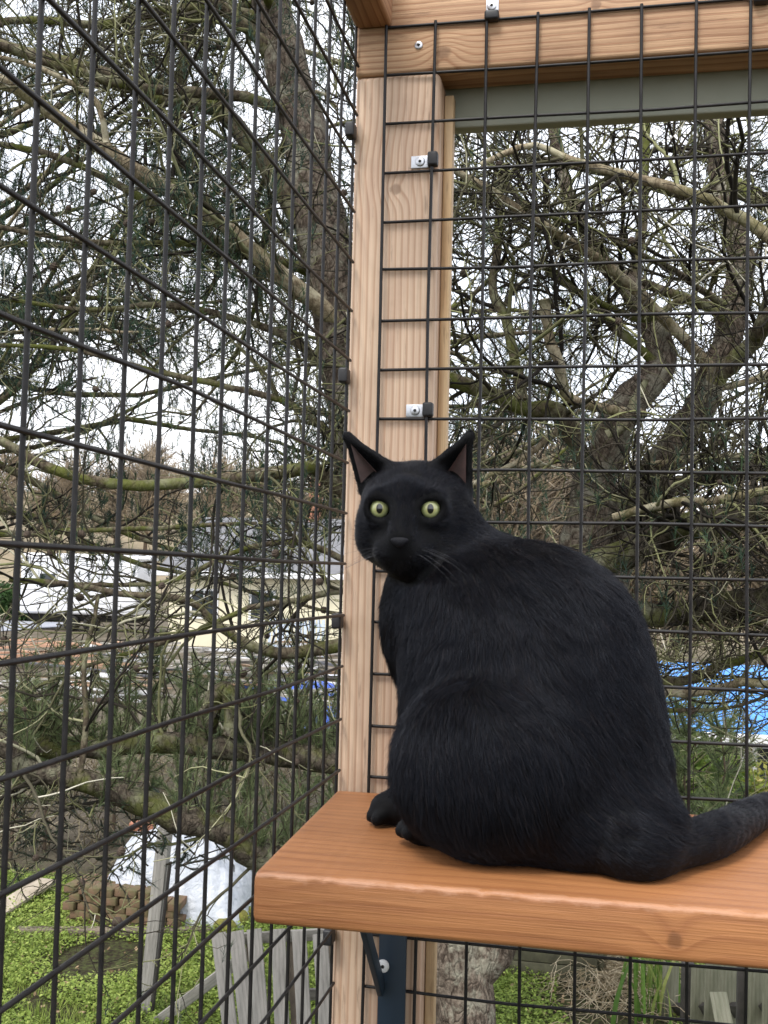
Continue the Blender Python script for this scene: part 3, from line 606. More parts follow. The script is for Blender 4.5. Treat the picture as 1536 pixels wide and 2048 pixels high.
TG = np.random.default_rng(2024)
def grow(st, dr, ln, r0, r1, K, wander, up=0., jag=.0, curl=0.):
    """batch of wandering branches: returns points (n,K+1,3), radii (n,K+1)"""
    n = len(st); P = np.empty((n, K+1, 3)); P[:, 0] = st; d = nrm(dr); axis = nrm(TG.normal(0, 1, (n, 3))); cw = TG.normal(0, curl, n)
    for k in range(K):
        d = nrm(d + TG.normal(0, wander, (n, 3)) + np.cross(axis, d)*cw[:, None] + np.array([0, 0, up]))
        P[:, k+1] = P[:, k]+d*(ln/K)[:, None]
    t = np.linspace(0, 1, K+1)[None]
    R = r0[:, None]*(1-t)+r1[:, None]*t
    return P, R
def spawn(P, R, n, tmin, tmax, ang, ratio, flat=1.0):
    """n child starts on the parent branches"""
    m_, K1, _ = P.shape; w = np.linalg.norm(P[:, -1]-P[:, 0], axis=1)+.05; pi_ = TG.choice(m_, n, p=w/w.sum()); t = TG.uniform(tmin, tmax, n)*(K1-1)
    i = np.minimum(t.astype(int), K1-2); f = (t-i)[:, None]; st = P[pi_, i]*(1-f)+P[pi_, i+1]*f; dr = nrm(P[pi_, i+1]-P[pi_, i]); rr = R[pi_, i]*(1-f[:, 0])+R[pi_, i+1]*f[:, 0]
    side = nrm(np.cross(dr, TG.normal(0, 1, (n, 3)))*np.array([1, 1, flat])); a = TG.uniform(*ang, n)[:, None]
    return st, nrm(dr*np.cos(a)+side*np.sin(a)), rr*ratio, pi_
def needles(pos, dr, per, length, width, spread):
    n = len(pos); d = np.repeat(dr, per, 0); p = np.repeat(pos, per, 0); N_ = n*per
    p = p - d*TG.uniform(0, .09, N_)[:, None]
    nd = nrm(d+TG.normal(0, spread, (N_, 3))); L_ = length*TG.uniform(.6, 1.2, N_); s = nrm(np.cross(nd, TG.normal(0, 1, (N_, 3))))*(width/2)
    V = np.stack([p-s, p+s, p+nd*L_[:, None]], 1).reshape(-1, 3)
    tn = np.repeat(np.clip(np.repeat(TG.normal(.45, .25, n), per)+TG.normal(0, .15, N_), 0, 1), 3)
    return V, np.arange(3*N_).reshape(N_, 3), tn
# one cone mesh: overlapping scales
th = np.linspace(0, math.pi, 9); ph = np.linspace(0, 2*math.pi, 12, endpoint=False)
cv_ = np.array([[math.sin(a)*math.cos(p_+.26*(i % 2))*(1+.22*((j+i) % 2)), math.sin(a)*math.sin(p_+.26*(i % 2))*(1+.22*((j+i) % 2)), -math.cos(a)*1.35] for i, a in enumerate(th) for j, p_ in enumerate(ph)])*.0155
ii = np.arange(9*12).reshape(9, 12); cone_me = mesh_np('pine_cone', cv_, np.stack([ii[:-1], np.roll(ii[:-1], -1, 1), np.roll(ii[1:], -1, 1), ii[1:]], -1).reshape(-1, 4), False); cone_me.materials.append(m_cone)
def limb_pts(px, Y0, Y1, w0, w1, n=22):
    px = np.array(px, float); t = np.linspace(0, 1, len(px)); Ys = Y0+(Y1-Y0)*t
    P = np.array([atY(u, v, y) for (u, v), y in zip(px, Ys)]); R = np.array([(w0+(w1-w0)*a)/2*y/F_PX for a, y in zip(t, Ys)])
    Q = smooth_poly(np.column_stack([P, R]), n); return Q[:, :3], Q[:, 3]
def rough_tube(P, R, sides, amp, seed):
    k = len(P); q = np.random.default_rng(seed); P = P + q.normal(0, 1, P.shape)*(R*.10)[:, None]
    V, F_, _ = tubes(P, R, sides); V = V.reshape(k, sides, 3); C_ = P[:, None]
    n_ = 1+amp*(q.normal(0, .6, (k, sides))+np.interp(np.arange(k), np.arange(0, k, 3), q.normal(0, .8, len(range(0, k, 3))))[:, None])
    V = C_+(V-C_)*n_[..., None]
    V = np.concatenate([V.reshape(-1, 3), P[:1], P[-1:]]); a = k*sides
    caps = [(a, i, (i+1) % sides) for i in range(sides)]+[(a+1, (k-1)*sides+(i+1) % sides, (k-1)*sides+i) for i in range(sides)]
    return V, F_, np.array(caps)
def pine(label, trunks, limbs, n1, n2, n3, ntuft, ncone, seed, tuft_len=.065, tuft_w=.0026, needle_mat=None, name='pine_tree', l1=(.5, 1.3), r1=(.007, .013), tmin=.15, updraft=.02, per=17, extra=None, into=None, tone=0.):
    global TG
    TG = np.random.default_rng(seed); base = trunks[0][0] if trunks else None
    h = into or thing(name, (base[0], base[1], 0), label, 'tree')
    for i, tr in enumerate(trunks):
        Q = smooth_poly(np.array(tr), 46); V, F_, cp = rough_tube(Q[:, :3], Q[:, 3], 22, .05, seed+i); link('trunk', mesh_np('trunk', V, [F_, cp]), m_trunk, h)
    LP = []; LR = []
    for i, (P, R, mt) in enumerate(limbs):
        V, F_, cp = rough_tube(P, R, 10, .07, seed+50+i); link('branch', mesh_np('branch', V, [F_, cp]), mt, h)
        LP.append(smooth_poly(P, 22)); LR.append(np.interp(np.linspace(0, 1, 22), np.linspace(0, 1, len(R)), R))
    LP = np.array(LP); LR = np.array(LR)
    st, dr, rr, _ = spawn(LP, LR, n1, tmin, 1., (.5, 1.3), .5); ln = TG.uniform(*l1, n1); r0 = np.minimum(np.maximum(rr, r1[0]), r1[1])
    P1, R1 = grow(st, dr, ln, r0, r0*.4, 10, .20, updraft, curl=.10)
    st, dr, rr, _ = spawn(P1, R1, n2, .1, 1., (.4, 1.2), .6); ln = TG.uniform(.22, .65, n2); r0 = np.clip(rr, .0038, .0065)
    P2, R2 = grow(st, dr, ln, r0, r0*.5, 7, .20, updraft, curl=.16)
    st, dr, rr, _ = spawn(P2, R2, n3, .1, 1., (.4, 1.2), .7); ln = TG.uniform(.08, .30, n3); r0 = np.clip(rr, .0026, .004)
    P3, R3 = grow(st, dr, ln, r0, r0*.6, 4, .24, updraft*.6, curl=.22)
    acc = Acc()
    for (P, R, s, m0) in ((P1, R1, 5, .45), (P2, R2, 4, .50), (P3, R3, 3, .48)):
        V, F_, id_ = tubes(P, R, s); acc.add(V, F_, np.clip(TG.normal(m0-.07+tone, .28, len(P)), 0, 1)[id_])
    o = acc.build('twigs', m_twig, h); o['kind'] = 'stuff'
    if ntuft:
        ends = np.concatenate([P3[:, -1], P2[:, -1], P1[:, -1]]); ed = nrm(np.concatenate([P3[:, -1]-P3[:, -2], P2[:, -1]-P2[:, -2], P1[:, -1]-P1[:, -2]])+np.array([0, 0, .25]))
        # tufts sit in clumps, not everywhere
        cl = TG.normal(0, 1, (40, 3))*0; q = np.sin(ends[:, 0]*2.1+seed)+np.sin(ends[:, 1]*1.7+seed*2)+np.sin(ends[:, 2]*2.6+seed*3)+TG.normal(0, .6, len(ends))
        if extra is not None: q = q + extra(ends)
        sel = np.argsort(-q)[:ntuft]
        V, F_, tn = needles(ends[sel], ed[sel], per, tuft_len, tuft_w, .55); o = link('needles', mesh_np('needles', V, F_, False, tn), needle_mat or m_needle, h); o['kind'] = 'stuff'
    if ncone:
        cs = P2[TG.choice(len(P2), ncone, replace=False)]; 
        for c_ in cs:
            o = link('pine_cone', cone_me, None, h); p_ = c_[-3]; s_ = TG.uniform(.7, 1.15)
            o.matrix_basis = Matrix.LocRotScale(Vector(p_), __import__('mathutils').Euler(tuple(TG.uniform(-1, 1, 3)*1.2)), Vector((s_, s_, s_)))
    return h
def tr(pts):    # trunk from pixels: (u, v, Y, width px)
    return [(*atY(u, v, Y), w/2*Y/F_PX) for u, v, Y, w in pts]
def auto_limbs(trunk, n, seed, tlo, thi, length, az, r=(.02, .035), mats=None, droop=.0):
    q = np.random.default_rng(seed); T_ = smooth_poly(np.array(trunk), 60); out = []
    for i in range(n):
        j = int(q.uniform(tlo, thi)*59); p = T_[j, :3]; a = q.uniform(*az); el = q.uniform(-.15, .35); d = np.array([math.cos(a)*math.cos(el), math.sin(a)*math.cos(el), math.sin(el)]); L_ = q.uniform(*length); k = 14
        P = [p]; 
        for s in range(k): d = nrm(d+q.normal(0, .10, 3)+np.array([0, 0, .02-droop])); P.append(P[-1]+d*L_/k)
        r0 = q.uniform(*r); out.append((np.array(P), np.linspace(r0, r0*.35, k+1), (mats or [m_limb, m_limb, m_limb, m_pale])[int(q.integers(4))]))
    return out
YA = 5.8
tA = tr([(950, 2420, 5.3, 150), (932, 2100, 5.35, 126), (922, 1950, 5.4, 122), (905, 1850, 5.45, 116), (860, 1650, 5.5, 116), (800, 1350, 5.6, 114), (742, 1000, 5.7, 112), (700, 780, 5.8, 110), (650, 501, 5.9, 108), (622, 365, 5.95, 104), (585, 182, 6, 98), (547, 23, 6.05, 84), (510, -160, 6.1, 74), (450, -480, 6.2, 55), (420, -800, 6.3, 30)])
LA = lambda px, a, b, w0, w1, mt: (*limb_pts(px, a, b, w0, w1), mt)
limbsA = [
 LA([(716, 690), (660, 632), (592, 579), (501, 497), (410, 419), (328, 374), (219, 305), (73, 205), (0, 160), (-160, 90)], 5.86, 4.9, 44, 24, m_pale),
 LA([(214, 285), (205, 240), (182, 191), (110, 150), (27, 120), (-60, 110)], 5.1, 4.9, 16, 9, m_pale),
 LA([(600, 440), (530, 330), (437, 219), (319, 196), (237, 155), (137, 128), (0, 91), (-150, 60)], 5.9, 5.6, 42, 26, m_limb),
 LA([(560, 130), (500, 60), (424, 0), (330, -80)], 6.0, 5.7, 34, 18, m_limb),
 LA([(545, 40), (410, 15), (300, 30), (200, 50), (60, 40), (-90, 60)], 6.0, 6.1, 26, 14, m_limb),
 LA([(400, -60), (387, 20), (365, 137), (356, 250), (352, 350)], 6.3, 6.2, 22, 12, m_limb),
 LA([(640, 560), (560, 520), (483, 506), (392, 488), (280, 486), (170, 483), (0, 455), (-120, 440)], 5.9, 5.5, 18, 11, m_limb),
 LA([(745, 1010), (690, 985), (640, 945), (611, 937), (524, 950), (365, 968), (219, 968), (91, 932), (0, 882), (-130, 830)], 5.7, 4.9, 34, 20, m_limb),
 LA([(770, 1270), (690, 1290), (583, 1306), (524, 1301), (469, 1274), (424, 1242), (387, 1205), (330, 1194), (250, 1188), (130, 1168), (20, 1160)], 5.6, 5.0, 28, 12, m_limb),
 LA([(820, 1530), (680, 1520), (560, 1505), (480, 1500), (300, 1488), (160, 1500), (40, 1480), (-100, 1440)], 5.5, 5.0, 58, 42, m_low),
 LA([(830, 1770), (560, 1730), (501, 1700), (433, 1655), (342, 1632), (255, 1596), (173, 1560), (60, 1541), (0, 1490), (-120, 1400)], 5.4, 4.7, 66, 40, m_low),
 LA([(405, 1505), (415, 1450), (425, 1405), (440, 1382), (455, 1382), (464, 1400), (462, 1440), (458, 1476)], 5.25, 5.15, 44, 30, m_low),
 LA([(760, 1150), (690, 1120), (600, 1085), (480, 1100), (350, 1160), (230, 1170), (100, 1165)], 5.6, 5.3, 16, 8, m_limb),
 LA([(765, 1200), (690, 1180), (600, 1200), (500, 1215), (400, 1260), (280, 1300), (150, 1340), (20, 1400)], 5.6, 5.1, 16, 8, m_limb),
 LA([(735, 960), (650, 860), (560, 800), (440, 770), (300, 740), (150, 700), (0, 690)], 5.8, 5.3, 20, 9, m_limb),
 LA([(700, 800), (600, 690), (480, 640), (330, 610), (180, 620), (20, 600)], 5.9, 5.6, 20, 9, m_limb),
 LA([(160, 1560), (172, 1440), (168, 1330), (190, 1230), (196, 1190)], 4.9, 5.0, 14, 8, m_limb),
]
upA = limbsA[:7]+limbsA[14:16]+auto_limbs(tA, 14, 61, .55, .98, (1.6, 3.0), (1.6, 4.6)); lowA = limbsA[7:14]+limbsA[16:]
big = pine('big mossy pine, its leaning grey trunk behind the post and forked stems behind the cat', [tA], upA, 210, 1700, 4300, 3300, 60, 11, .07, .0036, extra=lambda e: .8*(e[:, 2] > 3.6))
pine('', [], lowA, 70, 480, 1000, 200, 46, 12, into=big, r1=(.006, .010), extra=lambda e: .8*(e[:, 2] > 3.0))
# upright shoots with fresh needles on the low limbs
TG = np.random.default_rng(909); spx = []
for k in range(46):
    li = limbsA[9] if k < 34 else limbsA[10]; t_ = TG.uniform(.12, .95); Pl = li[0]; q_ = Pl[int(t_*(len(Pl)-1))]; spx.append(q_)
spx = np.array(spx); ns = 5; st = np.repeat(spx, ns, 0)+TG.normal(0, .03, (len(spx)*ns, 3)); dr = nrm(TG.normal(0, .42, st.shape)+np.array([0, 0, 1.])); ln_ = TG.uniform(.10, .40, len(st))
P1, R1 = grow(st, dr, ln_, np.full(len(st), .006), np.full(len(st), .0035), 6, .10, .10)
V, F_, id_ = tubes(P1, R1, 4); o = link('shoots', mesh_np('shoots', V, F_, True, np.full(len(V), .35)), m_twig, big); o['kind'] = 'stuff'
pp = P1[:, 2:].reshape(-1, 3); dd = nrm(np.diff(P1, axis=1)[:, 1:]).reshape(-1, 3)
V, F_, tn = needles(pp, dd, 26, .070, .0034, .40); o = link('shoot_needles', mesh_np('shoot_needles', V, F_, False, tn), m_needle2, big); o['kind'] = 'stuff'
st = np.array([atY(TG.uniform(-10, 430), TG.uniform(1590, 1740), TG.uniform(5.0, 5.6)) for _ in range(120)]); dr = nrm(TG.normal(0, 1, st.shape)*np.array([1, 1, .5])); P1, R1 = grow(st, dr, TG.uniform(.12, .35, 120), np.full(120, .005), np.full(120, .003), 5, .15, .03)
V, F_, id_ = tubes(P1, R1, 4); o = link('twigs', mesh_np('twigs', V, F_, True, np.full(len(V), .3)), m_twig, big); o['kind'] = 'stuff'
pp = P1[:, 2:].reshape(-1, 3); dd = nrm(np.diff(P1, axis=1)[:, 1:]).reshape(-1, 3); kk = TG.random(len(pp)) < .5
V, F_, tn = needles(pp[kk], dd[kk], 22, .065, .0032, .45); o = link('needles', mesh_np('needles', V, F_, False, tn), m_needle, big); o['kind'] = 'stuff'
YB = 5.6
tB1 = tr([(925, 1985, 5.42, 70), (975, 1900, 5.45, 88), (1040, 1790, 5.55, 92), (1105, 1620, 5.7, 96), (1155, 1420, 5.85, 98), (1180, 1250, 5.9, 98), (1175, 1080, 5.9, 92), (1196, 947, 5.85, 84), (1245, 815, 5.8, 70), (1300, 768, 5.8, 62), (1322, 700, 5.85, 56), (1278, 600, 5.9, 46), (1205, 520, 5.9, 36), (1140, 400, 6.0, 26), (1110, 290, 6.1, 22), (1080, 120, 6.2, 14)])
tB2 = tr([(1180, 1420, 6.1, 90), (1215, 1150, 6.1, 84), (1272, 991, 6.1, 74), (1341, 903, 6.05, 66), (1407, 793, 6.0, 60), (1447, 705, 6.0, 56), (1473, 595, 6.0, 52), (1482, 508, 6.05, 48), (1444, 376, 6.1, 42), (1428, 244, 6.2, 36), (1410, 60, 6.3, 24), (1400, -200, 6.4, 12)])
LB = LA
limbsB = [
 LB([(1179, 960), (1152, 885), (1117, 825), (1047, 815), (968, 784), (880, 752), (800, 735)], 5.8, 5.2, 38, 26, m_limb),
 LB([(1290, 828), (1196, 815), (1135, 793), (1126, 771), (1113, 718), (1095, 661), (1087, 597)], 5.6, 5.2, 18, 25, m_pale),
 LB([(1045, 800), (1029, 718), (1012, 639), (985, 582), (994, 508), (999, 420), (1010, 330)], 5.3, 5.4, 24, 14, m_limb),
 LB([(1640, 560), (1536, 472), (1442, 415), (1363, 380), (1267, 354), (1179, 332), (1126, 314), (1060, 290), (960, 330)], 5.0, 4.9, 27, 12, m_pale),
 LB([(1267, 600), (1270, 540), (1278, 500), (1289, 354), (1291, 244), (1300, 60)], 5.9, 6.1, 26, 18, m_limb),
 LB([(1170, 1140), (1270, 1100), (1336, 1068), (1383, 1051), (1449, 1044), (1536, 1017), (1680, 970)], 5.6, 4.9, 60, 56, m_low),
 LB([(1190, 1240), (1278, 1228), (1380, 1225), (1449, 1212), (1536, 1198), (1680, 1160)], 5.8, 5.2, 52, 50, m_low),
 LB([(1226, 1034), (1278, 1020), (1351, 1005), (1424, 1001), (1485, 990), (1536, 980), (1660, 955)], 5.0, 4.8, 15, 17, m_pale),
 LB([(1240, 1010), (1326, 980), (1383, 963), (1485, 944), (1536, 930), (1650, 900)], 5.9, 5.6, 38, 30, m_low),
 LB([(1300, 930), (1387, 918), (1460, 914), (1536, 912), (1640, 905)], 5.9, 5.4, 14, 18, m_pale),
 LB([(1190, 1392), (1317, 1387), (1380, 1387), (1447, 1376), (1484, 1365), (1536, 1369), (1640, 1375)], 5.8, 5.0, 18, 15, m_pale),
 LB([(1180, 1400), (1317, 1419), (1378, 1420), (1436, 1419), (1491, 1408), (1560, 1380)], 5.7, 5.4, 10, 5, m_limb),
 LB([(1200, 1380), (1325, 1365), (1391, 1356), (1428, 1337), (1488, 1318), (1560, 1290)], 5.9, 5.7, 26, 14, m_limb),
 LB([(1460, 640), (1370, 600), (1290, 640), (1190, 600), (1090, 545)], 5.9, 5.5, 18, 9, m_limb),
 LB([(1330, 740), (1230, 655), (1130, 560), (1060, 520)], 5.8, 5.5, 20, 9, m_limb),
 LB([(1430, 760), (1500, 690), (1536, 640), (1620, 560)], 5.8, 5.3, 40, 30, m_limb),
 LB([(1440, 350), (1500, 390), (1560, 410), (1650, 400)], 6.1, 5.8, 34, 24, m_limb),
 LB([(1120, 860), (1040, 920), (960, 960), (900, 990), (820, 1010)], 5.7, 5.2, 12, 7, m_pale),
 LB([(1215, 870), (1250, 850), (1270, 800), (1290, 760)], 5.4, 5.4, 20, 18, m_limb),
]
gB = limbsB[5:10]; lowB = limbsB[10:13]; upB = limbsB[:5]+limbsB[13:]+auto_limbs(tB2, 11, 62, .3, .98, (1.2, 2.4), (-1.2, 4.4))
pine('', [tB1, tB2], upB, 190, 1900, 5200, 2000, 60, 23, .07, .0034, into=big, tone=-.06, extra=lambda e: .8*(e[:, 2] > 4.0))
pine('', [], lowB, 14, 60, 120, 0, 8, 28, into=big, l1=(.3, .8), r1=(.004, .007))
pine('', [], gB, 50, 560, 1500, 420, 20, 29, into=big, l1=(.3, .9), updraft=0., tone=-.17, extra=lambda e: 1.5*(e[:, 2] > 2.6))
# a denser, needle-rich pine further back on the left
tC = [(-7.8, 10.5, -.2, .2), (-7.7, 10.5, 2, .17), (-7.6, 10.4, 4, .14), (-7.5, 10.5, 6, .1), (-7.4, 10.5, 8.5, .04)]
pine('dark needle-rich pine standing further back on the left', [tC], auto_limbs(tC, 30, 63, .44, .98, (2.6, 5.4), (-.9, .7), (.03, .05)), 330, 1700, 3400, 4700, 20, 37, .09, .0062, l1=(.6, 1.5), r1=(.010, .016), updraft=.03, per=20, extra=lambda e: .5*np.sin(e[:, 2]*3), tone=-.14)
tD = [(-2.25, 11.5, -.2, .2), (-2.25, 11.5, 2, .17), (-2.2, 11.4, 4, .14), (-2.2, 11.5, 6, .1), (-2.2, 11.5, 9, .04)]
pine('dark pine standing beyond the big one, hidden partly by the post', [tD], auto_limbs(tD, 30, 65, .42, .98, (1.8, 3.8), (-3.1, 3.1), (.025, .04)), 260, 1500, 3200, 3200, 20, 41, .09, .006, l1=(.6, 1.4), r1=(.010, .016), updraft=.02, per=20, tone=-.14)
# young pines with fresh needles rising behind the low limb
yp = (((110, 1400, 10.6), 'young pine with fresh green needles standing below the road'), ((235, 1410, 11.0), 'tall young pine behind the white sheet, in front of the brown boards'), ((305, 1385, 11.6), 'young pine just right of a thin bare stem, before the cream wall'),
      ((390, 1425, 10.9), 'young pine left of the arched broken branch stub'), ((515, 1395, 11.4), 'young pine right of the arched broken branch stub'), ((590, 1400, 10.8), 'young pine growing in front of the blue tarps'),
      ((50, 1450, 10.2), 'short young pine beside the leaning pale plank'), ((450, 1450, 12.4), 'young pine seen through the arched broken branch stub'), ((660, 1470, 10.4), 'young pine next to the left edge of the cedar post'),
      ((1380, 1500, 9.8), 'soft green young pine between the cat back and the blue-roofed house'), ((1445, 1535, 9.4), 'short young pine in front of the dark red wall'))
for i, ((u, v, Y), lab_) in enumerate(yp):
    TG = np.random.default_rng(300+i); top = atY(u, v-70, Y); b0 = np.array([top[0]+TG.normal(0, .1), Y, float(ground_h(top[0], Y))])
    h = thing('young_pine', tuple(b0), lab_, 'sapling', 'young pines')
    Pm = np.linspace(b0-np.array([0, 0, .05]), top, 12)+TG.normal(0, .012, (12, 3)); V, F_, _ = tubes(Pm, np.linspace(.022, .006, 12), 6); link('trunk', mesh_np('trunk', V, F_), m_stem, h)
    st = Pm[TG.integers(3, 12, 64)]; dr = nrm(TG.normal(0, 1, (64, 3))*np.array([1, 1, .3])+np.array([0, 0, .7])); P1, R1 = grow(st, dr, TG.uniform(.15, .5, 64), np.full(64, .005), np.full(64, .003), 5, .12, .14)
    V, F_, id_ = tubes(P1, R1, 4); link('twigs', mesh_np('twigs', V, F_, True, np.full(len(V), .3)), m_twig, h)
    pp = P1[:, 1:].reshape(-1, 3); dd = nrm(np.diff(P1, axis=1)).reshape(-1, 3)
    V, F_, tn = needles(pp, dd, 22, .10, .0062, .42); o = link('needles', mesh_np('needles', V, F_, False, tn), m_needle2, h); o['kind'] = 'stuff'
# thicket of brown stems behind the forked pine
TG = np.random.default_rng(71); n = 900
ctr = atY(1300, 1200, 12.5); st = np.stack([TG.uniform(-1.9, .55, n), TG.uniform(11.2, 13.5, n), TG.uniform(-.4, 1.2, n)], -1); dr = np.stack([TG.normal(0, .5, n), TG.normal(0, .3, n), np.ones(n)], -1)
P1, R1 = grow(st, dr, TG.uniform(.9, 2.6, n), np.full(n, .010), np.full(n, .004), 9, .16, -.03, curl=.1)
s2, d2, r2, _ = spawn(P1, R1, 4200, .1, 1, (.4, 1.3), .6); P2, R2 = grow(s2, d2, TG.uniform(.25, .8, 4200), np.full(4200, .0055), np.full(4200, .003), 5, .2, 0, curl=.2)
acc = Acc()
for P, R, s, mm in ((P1, R1, 4, .45), (P2, R2, 3, .5)):
    V, F_, id_ = tubes(P, R, s); acc.add(V, F_, np.clip(TG.normal(mm, .22, len(P)), 0, 1)[id_])
o = acc.build('bramble_thicket', m_twig); tag(o, 'tangled brown bramble thicket behind the forked pine', 'thicket', kind='stuff')

# ================================================================== the wooden enclosure frame
MESH_Y, C0X, R0Z = 1.0607, -.2304, CAMZ+.5605
LEFT_X, V0Y, AZ, CELL, CELLZ = -.2616, .4495, CAMZ+.0596, .0508, .0513
POST_F = 1.0655
Zb = CAMZ+.5125                                     # underside of the top beam
m_post = wood('cedar_post', 2, (-.62, 1.30), (.60, .455, .33), (.43, .275, .175), 165,
              knots=(((-.2185, POST_F, CAMZ+.392), .014, .008), ((-.205, POST_F, CAMZ+.43), .035, .005), ((-.245, POST_F, CAMZ+.41), .03, .004)), wob=.004, tone=(.80, .70, .68), fibre=.8)
m_beam = wood('cedar_beam', 0, (1.25, Zb+.32), (.52, .34, .20), (.33, .175, .09), 170,
              knots=(((-.172, POST_F, Zb+.018), .0185, .012), ((.165, POST_F, Zb+.03), .0185, .008), ((-.02, POST_F, Zb+.055), .013, .004)), wob=.006, tone=(.60, .48, .42), fibre=.85)
m_side = wood('cedar_side_beam', 1, (-.3, Zb+.12), (.42, .25, .14), (.25, .12, .06), 200, knots=(((-.245, .98, Zb+.05), .012, .006),), tone=(.62, .5, .42))
m_stop = wood('pine_strip', 2, (-.2, 1.2), (.58, .42, .24), (.44, .28, .14), 120)
m_steel, t, b = new_mat('zinc_steel'); b.inputs['Base Color'].default_value = (.55, .56, .58, 1); b.inputs['Metallic'].default_value = .9; b.inputs['Roughness'].default_value = .38
m_black = simple('black_vinyl', (.018, .017, .018), (.010, .010, .011), 300, .5, .2, .0004)

fr = thing('enclosure_frame', (-.2195, 1.088, 0), 'tan cedar frame of the enclosure, corner post with beams on top', 'frame')
box('post', (1.1, POST_F, -.05), (1.1885, POST_F+.045, Zb-.0005), m_post, fr, .006, 3)
box('post', (-.264, POST_F, -.05), (-.1755, POST_F+.045, Zb-.0005), m_post, fr, .006, 3)
box('top_beam', (-.2645, POST_F-.0012, Zb), (1.3, POST_F+.047, Zb+.089), m_beam, fr, .004, 3)
box('side_beam', (-.2647, -.9, Zb+.0487), (-.226, POST_F-.0016, Zb+.137), m_side, fr, .004, 3)
box('stop_strip', (-.1752, POST_F+.03, 0.3), (-.1655, POST_F+.0445, Zb-.0125), m_stop, fr, .0012)
def screw(parent, c, n, r, mat, hole=.45, name='screw'):
    n = np.array(n, float)
    s = link(name, cylmesh(name, np.array(c)-n*.001, np.array(c)+n*r*.35, r, 18, r*.16), mat, parent)
    h = link('screw_socket', cylmesh('screw_socket', np.array(c)+n*r*.3, np.array(c)+n*(r*.54), r*hole, 6), m_hole, s if parent is not None and parent.type == 'EMPTY' else parent)
    if h.parent is s: h.matrix_parent_inverse = Matrix.Identity(4)
    return s
screw(fr, (atY(838, 92, POST_F)-np.array([0, .001, 0])), (0, -1, 0), .0042, m_steel)
screw(fr, (-.243, .96, Zb+.0487), (0, 0, -1), .003, m_hole)

m_green = simple('weathered_green_paint', (.31, .32, .26), (.25, .265, .21), 9, .7, .15, .002, detail=8)
gb = box('eave_board', (-.215, POST_F+.0475, Zb-.0405), (1.3, POST_F+.066, Zb+.16), m_green, None, .002)
tag(gb, 'flat grey green painted board fixed behind the top beam', 'board')

# ------------------------------------------------------------------ welded wire panels: every wire is a part
m_wire, t, b = new_mat('black_coated_wire')
f = noise(t, 90, 4, objco(t)); t.links.new(ramp(t, [(.3, (.006, .0055, .0055)), (.7, (.018, .016, .0155))], f), b.inputs['Base Color'])
b.inputs['Roughness'].default_value = .45; b.inputs['Specular IOR Level'].default_value = .28; bump(t, b, f, .3, .0005)
def wire(parent, p, q, r, n, amp, bend_axis, cross_step, seed, name):
    g = np.random.default_rng(seed); t = np.linspace(0, 1, n); P = np.array(p)[None]*(1-t[:, None]) + np.array(q)[None]*t[:, None]
    w = np.interp(t, np.linspace(0, 1, 9), g.normal(0, amp, 9)); P = P + w[:, None]*np.array(bend_axis)[None]
    V, F, _ = tubes(P, np.full(n, r), 8)
    return link(name, mesh_np(name, V, F), m_wire, parent)
WR = .0016
bp = thing('wire_mesh_panel', (.15, MESH_Y, .3), 'black wire mesh panel on the front of the tan post, behind the cat', 'wire mesh')
ncol, nrow = 22, 47
for c in range(ncol):
    x = C0X+c*CELL
    wire(bp, (x, MESH_Y-WR*.95, R0Z+.0015), (x, MESH_Y-WR*.95, R0Z-CELL*nrow-.002), WR, 49, .0009, (1, 0, 0), CELL, 100+c, 'vertical_wire')
for r in range(nrow+1):
    z = R0Z-r*CELL
    wire(bp, (C0X-.0015, MESH_Y+WR*.95, z), (C0X+CELL*(ncol-1)+.002, MESH_Y+WR*.95, z), WR, 45, .0009, (0, 0, 1), CELL, 300+r, 'horizontal_wire')
lp = thing('wire_mesh_panel', (LEFT_X, .5, .3), 'black wire mesh side panel running away to the left face of the post', 'wire mesh')
zt, zbot = AZ+CELLZ*12, AZ-CELLZ*45
for j in range(-22, 13):
    y = V0Y+j*CELL
    wire(lp, (LEFT_X-.00145, y, zt+.0015), (LEFT_X-.00145, y, zbot), .00152, 57, .0011, (0, 1, 0), CELLZ, 500+j, 'vertical_wire')
for r in range(-12, 46):
    z = AZ-r*CELLZ
    wire(lp, (LEFT_X+.00145, V0Y-22*CELL, z), (LEFT_X+.00145, V0Y+12*CELL+.0015, z), .00152, 45, .0009, (0, 0, 1), CELL, 700+r, 'horizontal_wire')

# ------------------------------------------------------------------ clips holding the wire
def clip(px, label, holder_dir):
    """px: pixel of the screw on the timber front"""
    c = atY(px[0], px[1], POST_F); t = thing('mesh_clip', c, label, 'clip', 'clips holding the wire mesh')
    y0 = POST_F-.0004
    if holder_dir == 'right':
        box('steel_plate', (c[0]-.010, y0-.0016, c[2]-.0065), (c[0]+.0085, y0, c[2]+.0065), m_steel, t, .0006)
        hx = c[0]+.0125
        box('rubber_holder', (hx-.0045, y0-.0105, c[2]-.007), (hx+.006, y0-.0005, c[2]+.0075), m_black, t, .0022, 3)
    else:
        box('steel_plate', (c[0]-.0065, y0-.0016, c[2]-.0085), (c[0]+.0065, y0, c[2]+.010), m_steel, t, .0006)
        box('rubber_holder', (c[0]-.007, y0-.0105, c[2]-.0175), (c[0]+.0075, y0-.0005, c[2]-.0078), m_black, t, .0022, 3)
    screw(t, (c[0]-.0005, y0-.0012, c[2]), (0, -1, 0), .0048, m_steel, .36)
clip((842, 325), 'zinc clip on the post face, just above a reddish wood knot', 'right')
clip((832, 822), 'zinc clip on the post face, just above the ears of the cat', 'right')
clip((985, 14), 'zinc clip on the top beam, above and right of a countersunk screw', 'down')
clip((1522, -22), 'zinc clip on the top beam, far from the corner post', 'down')
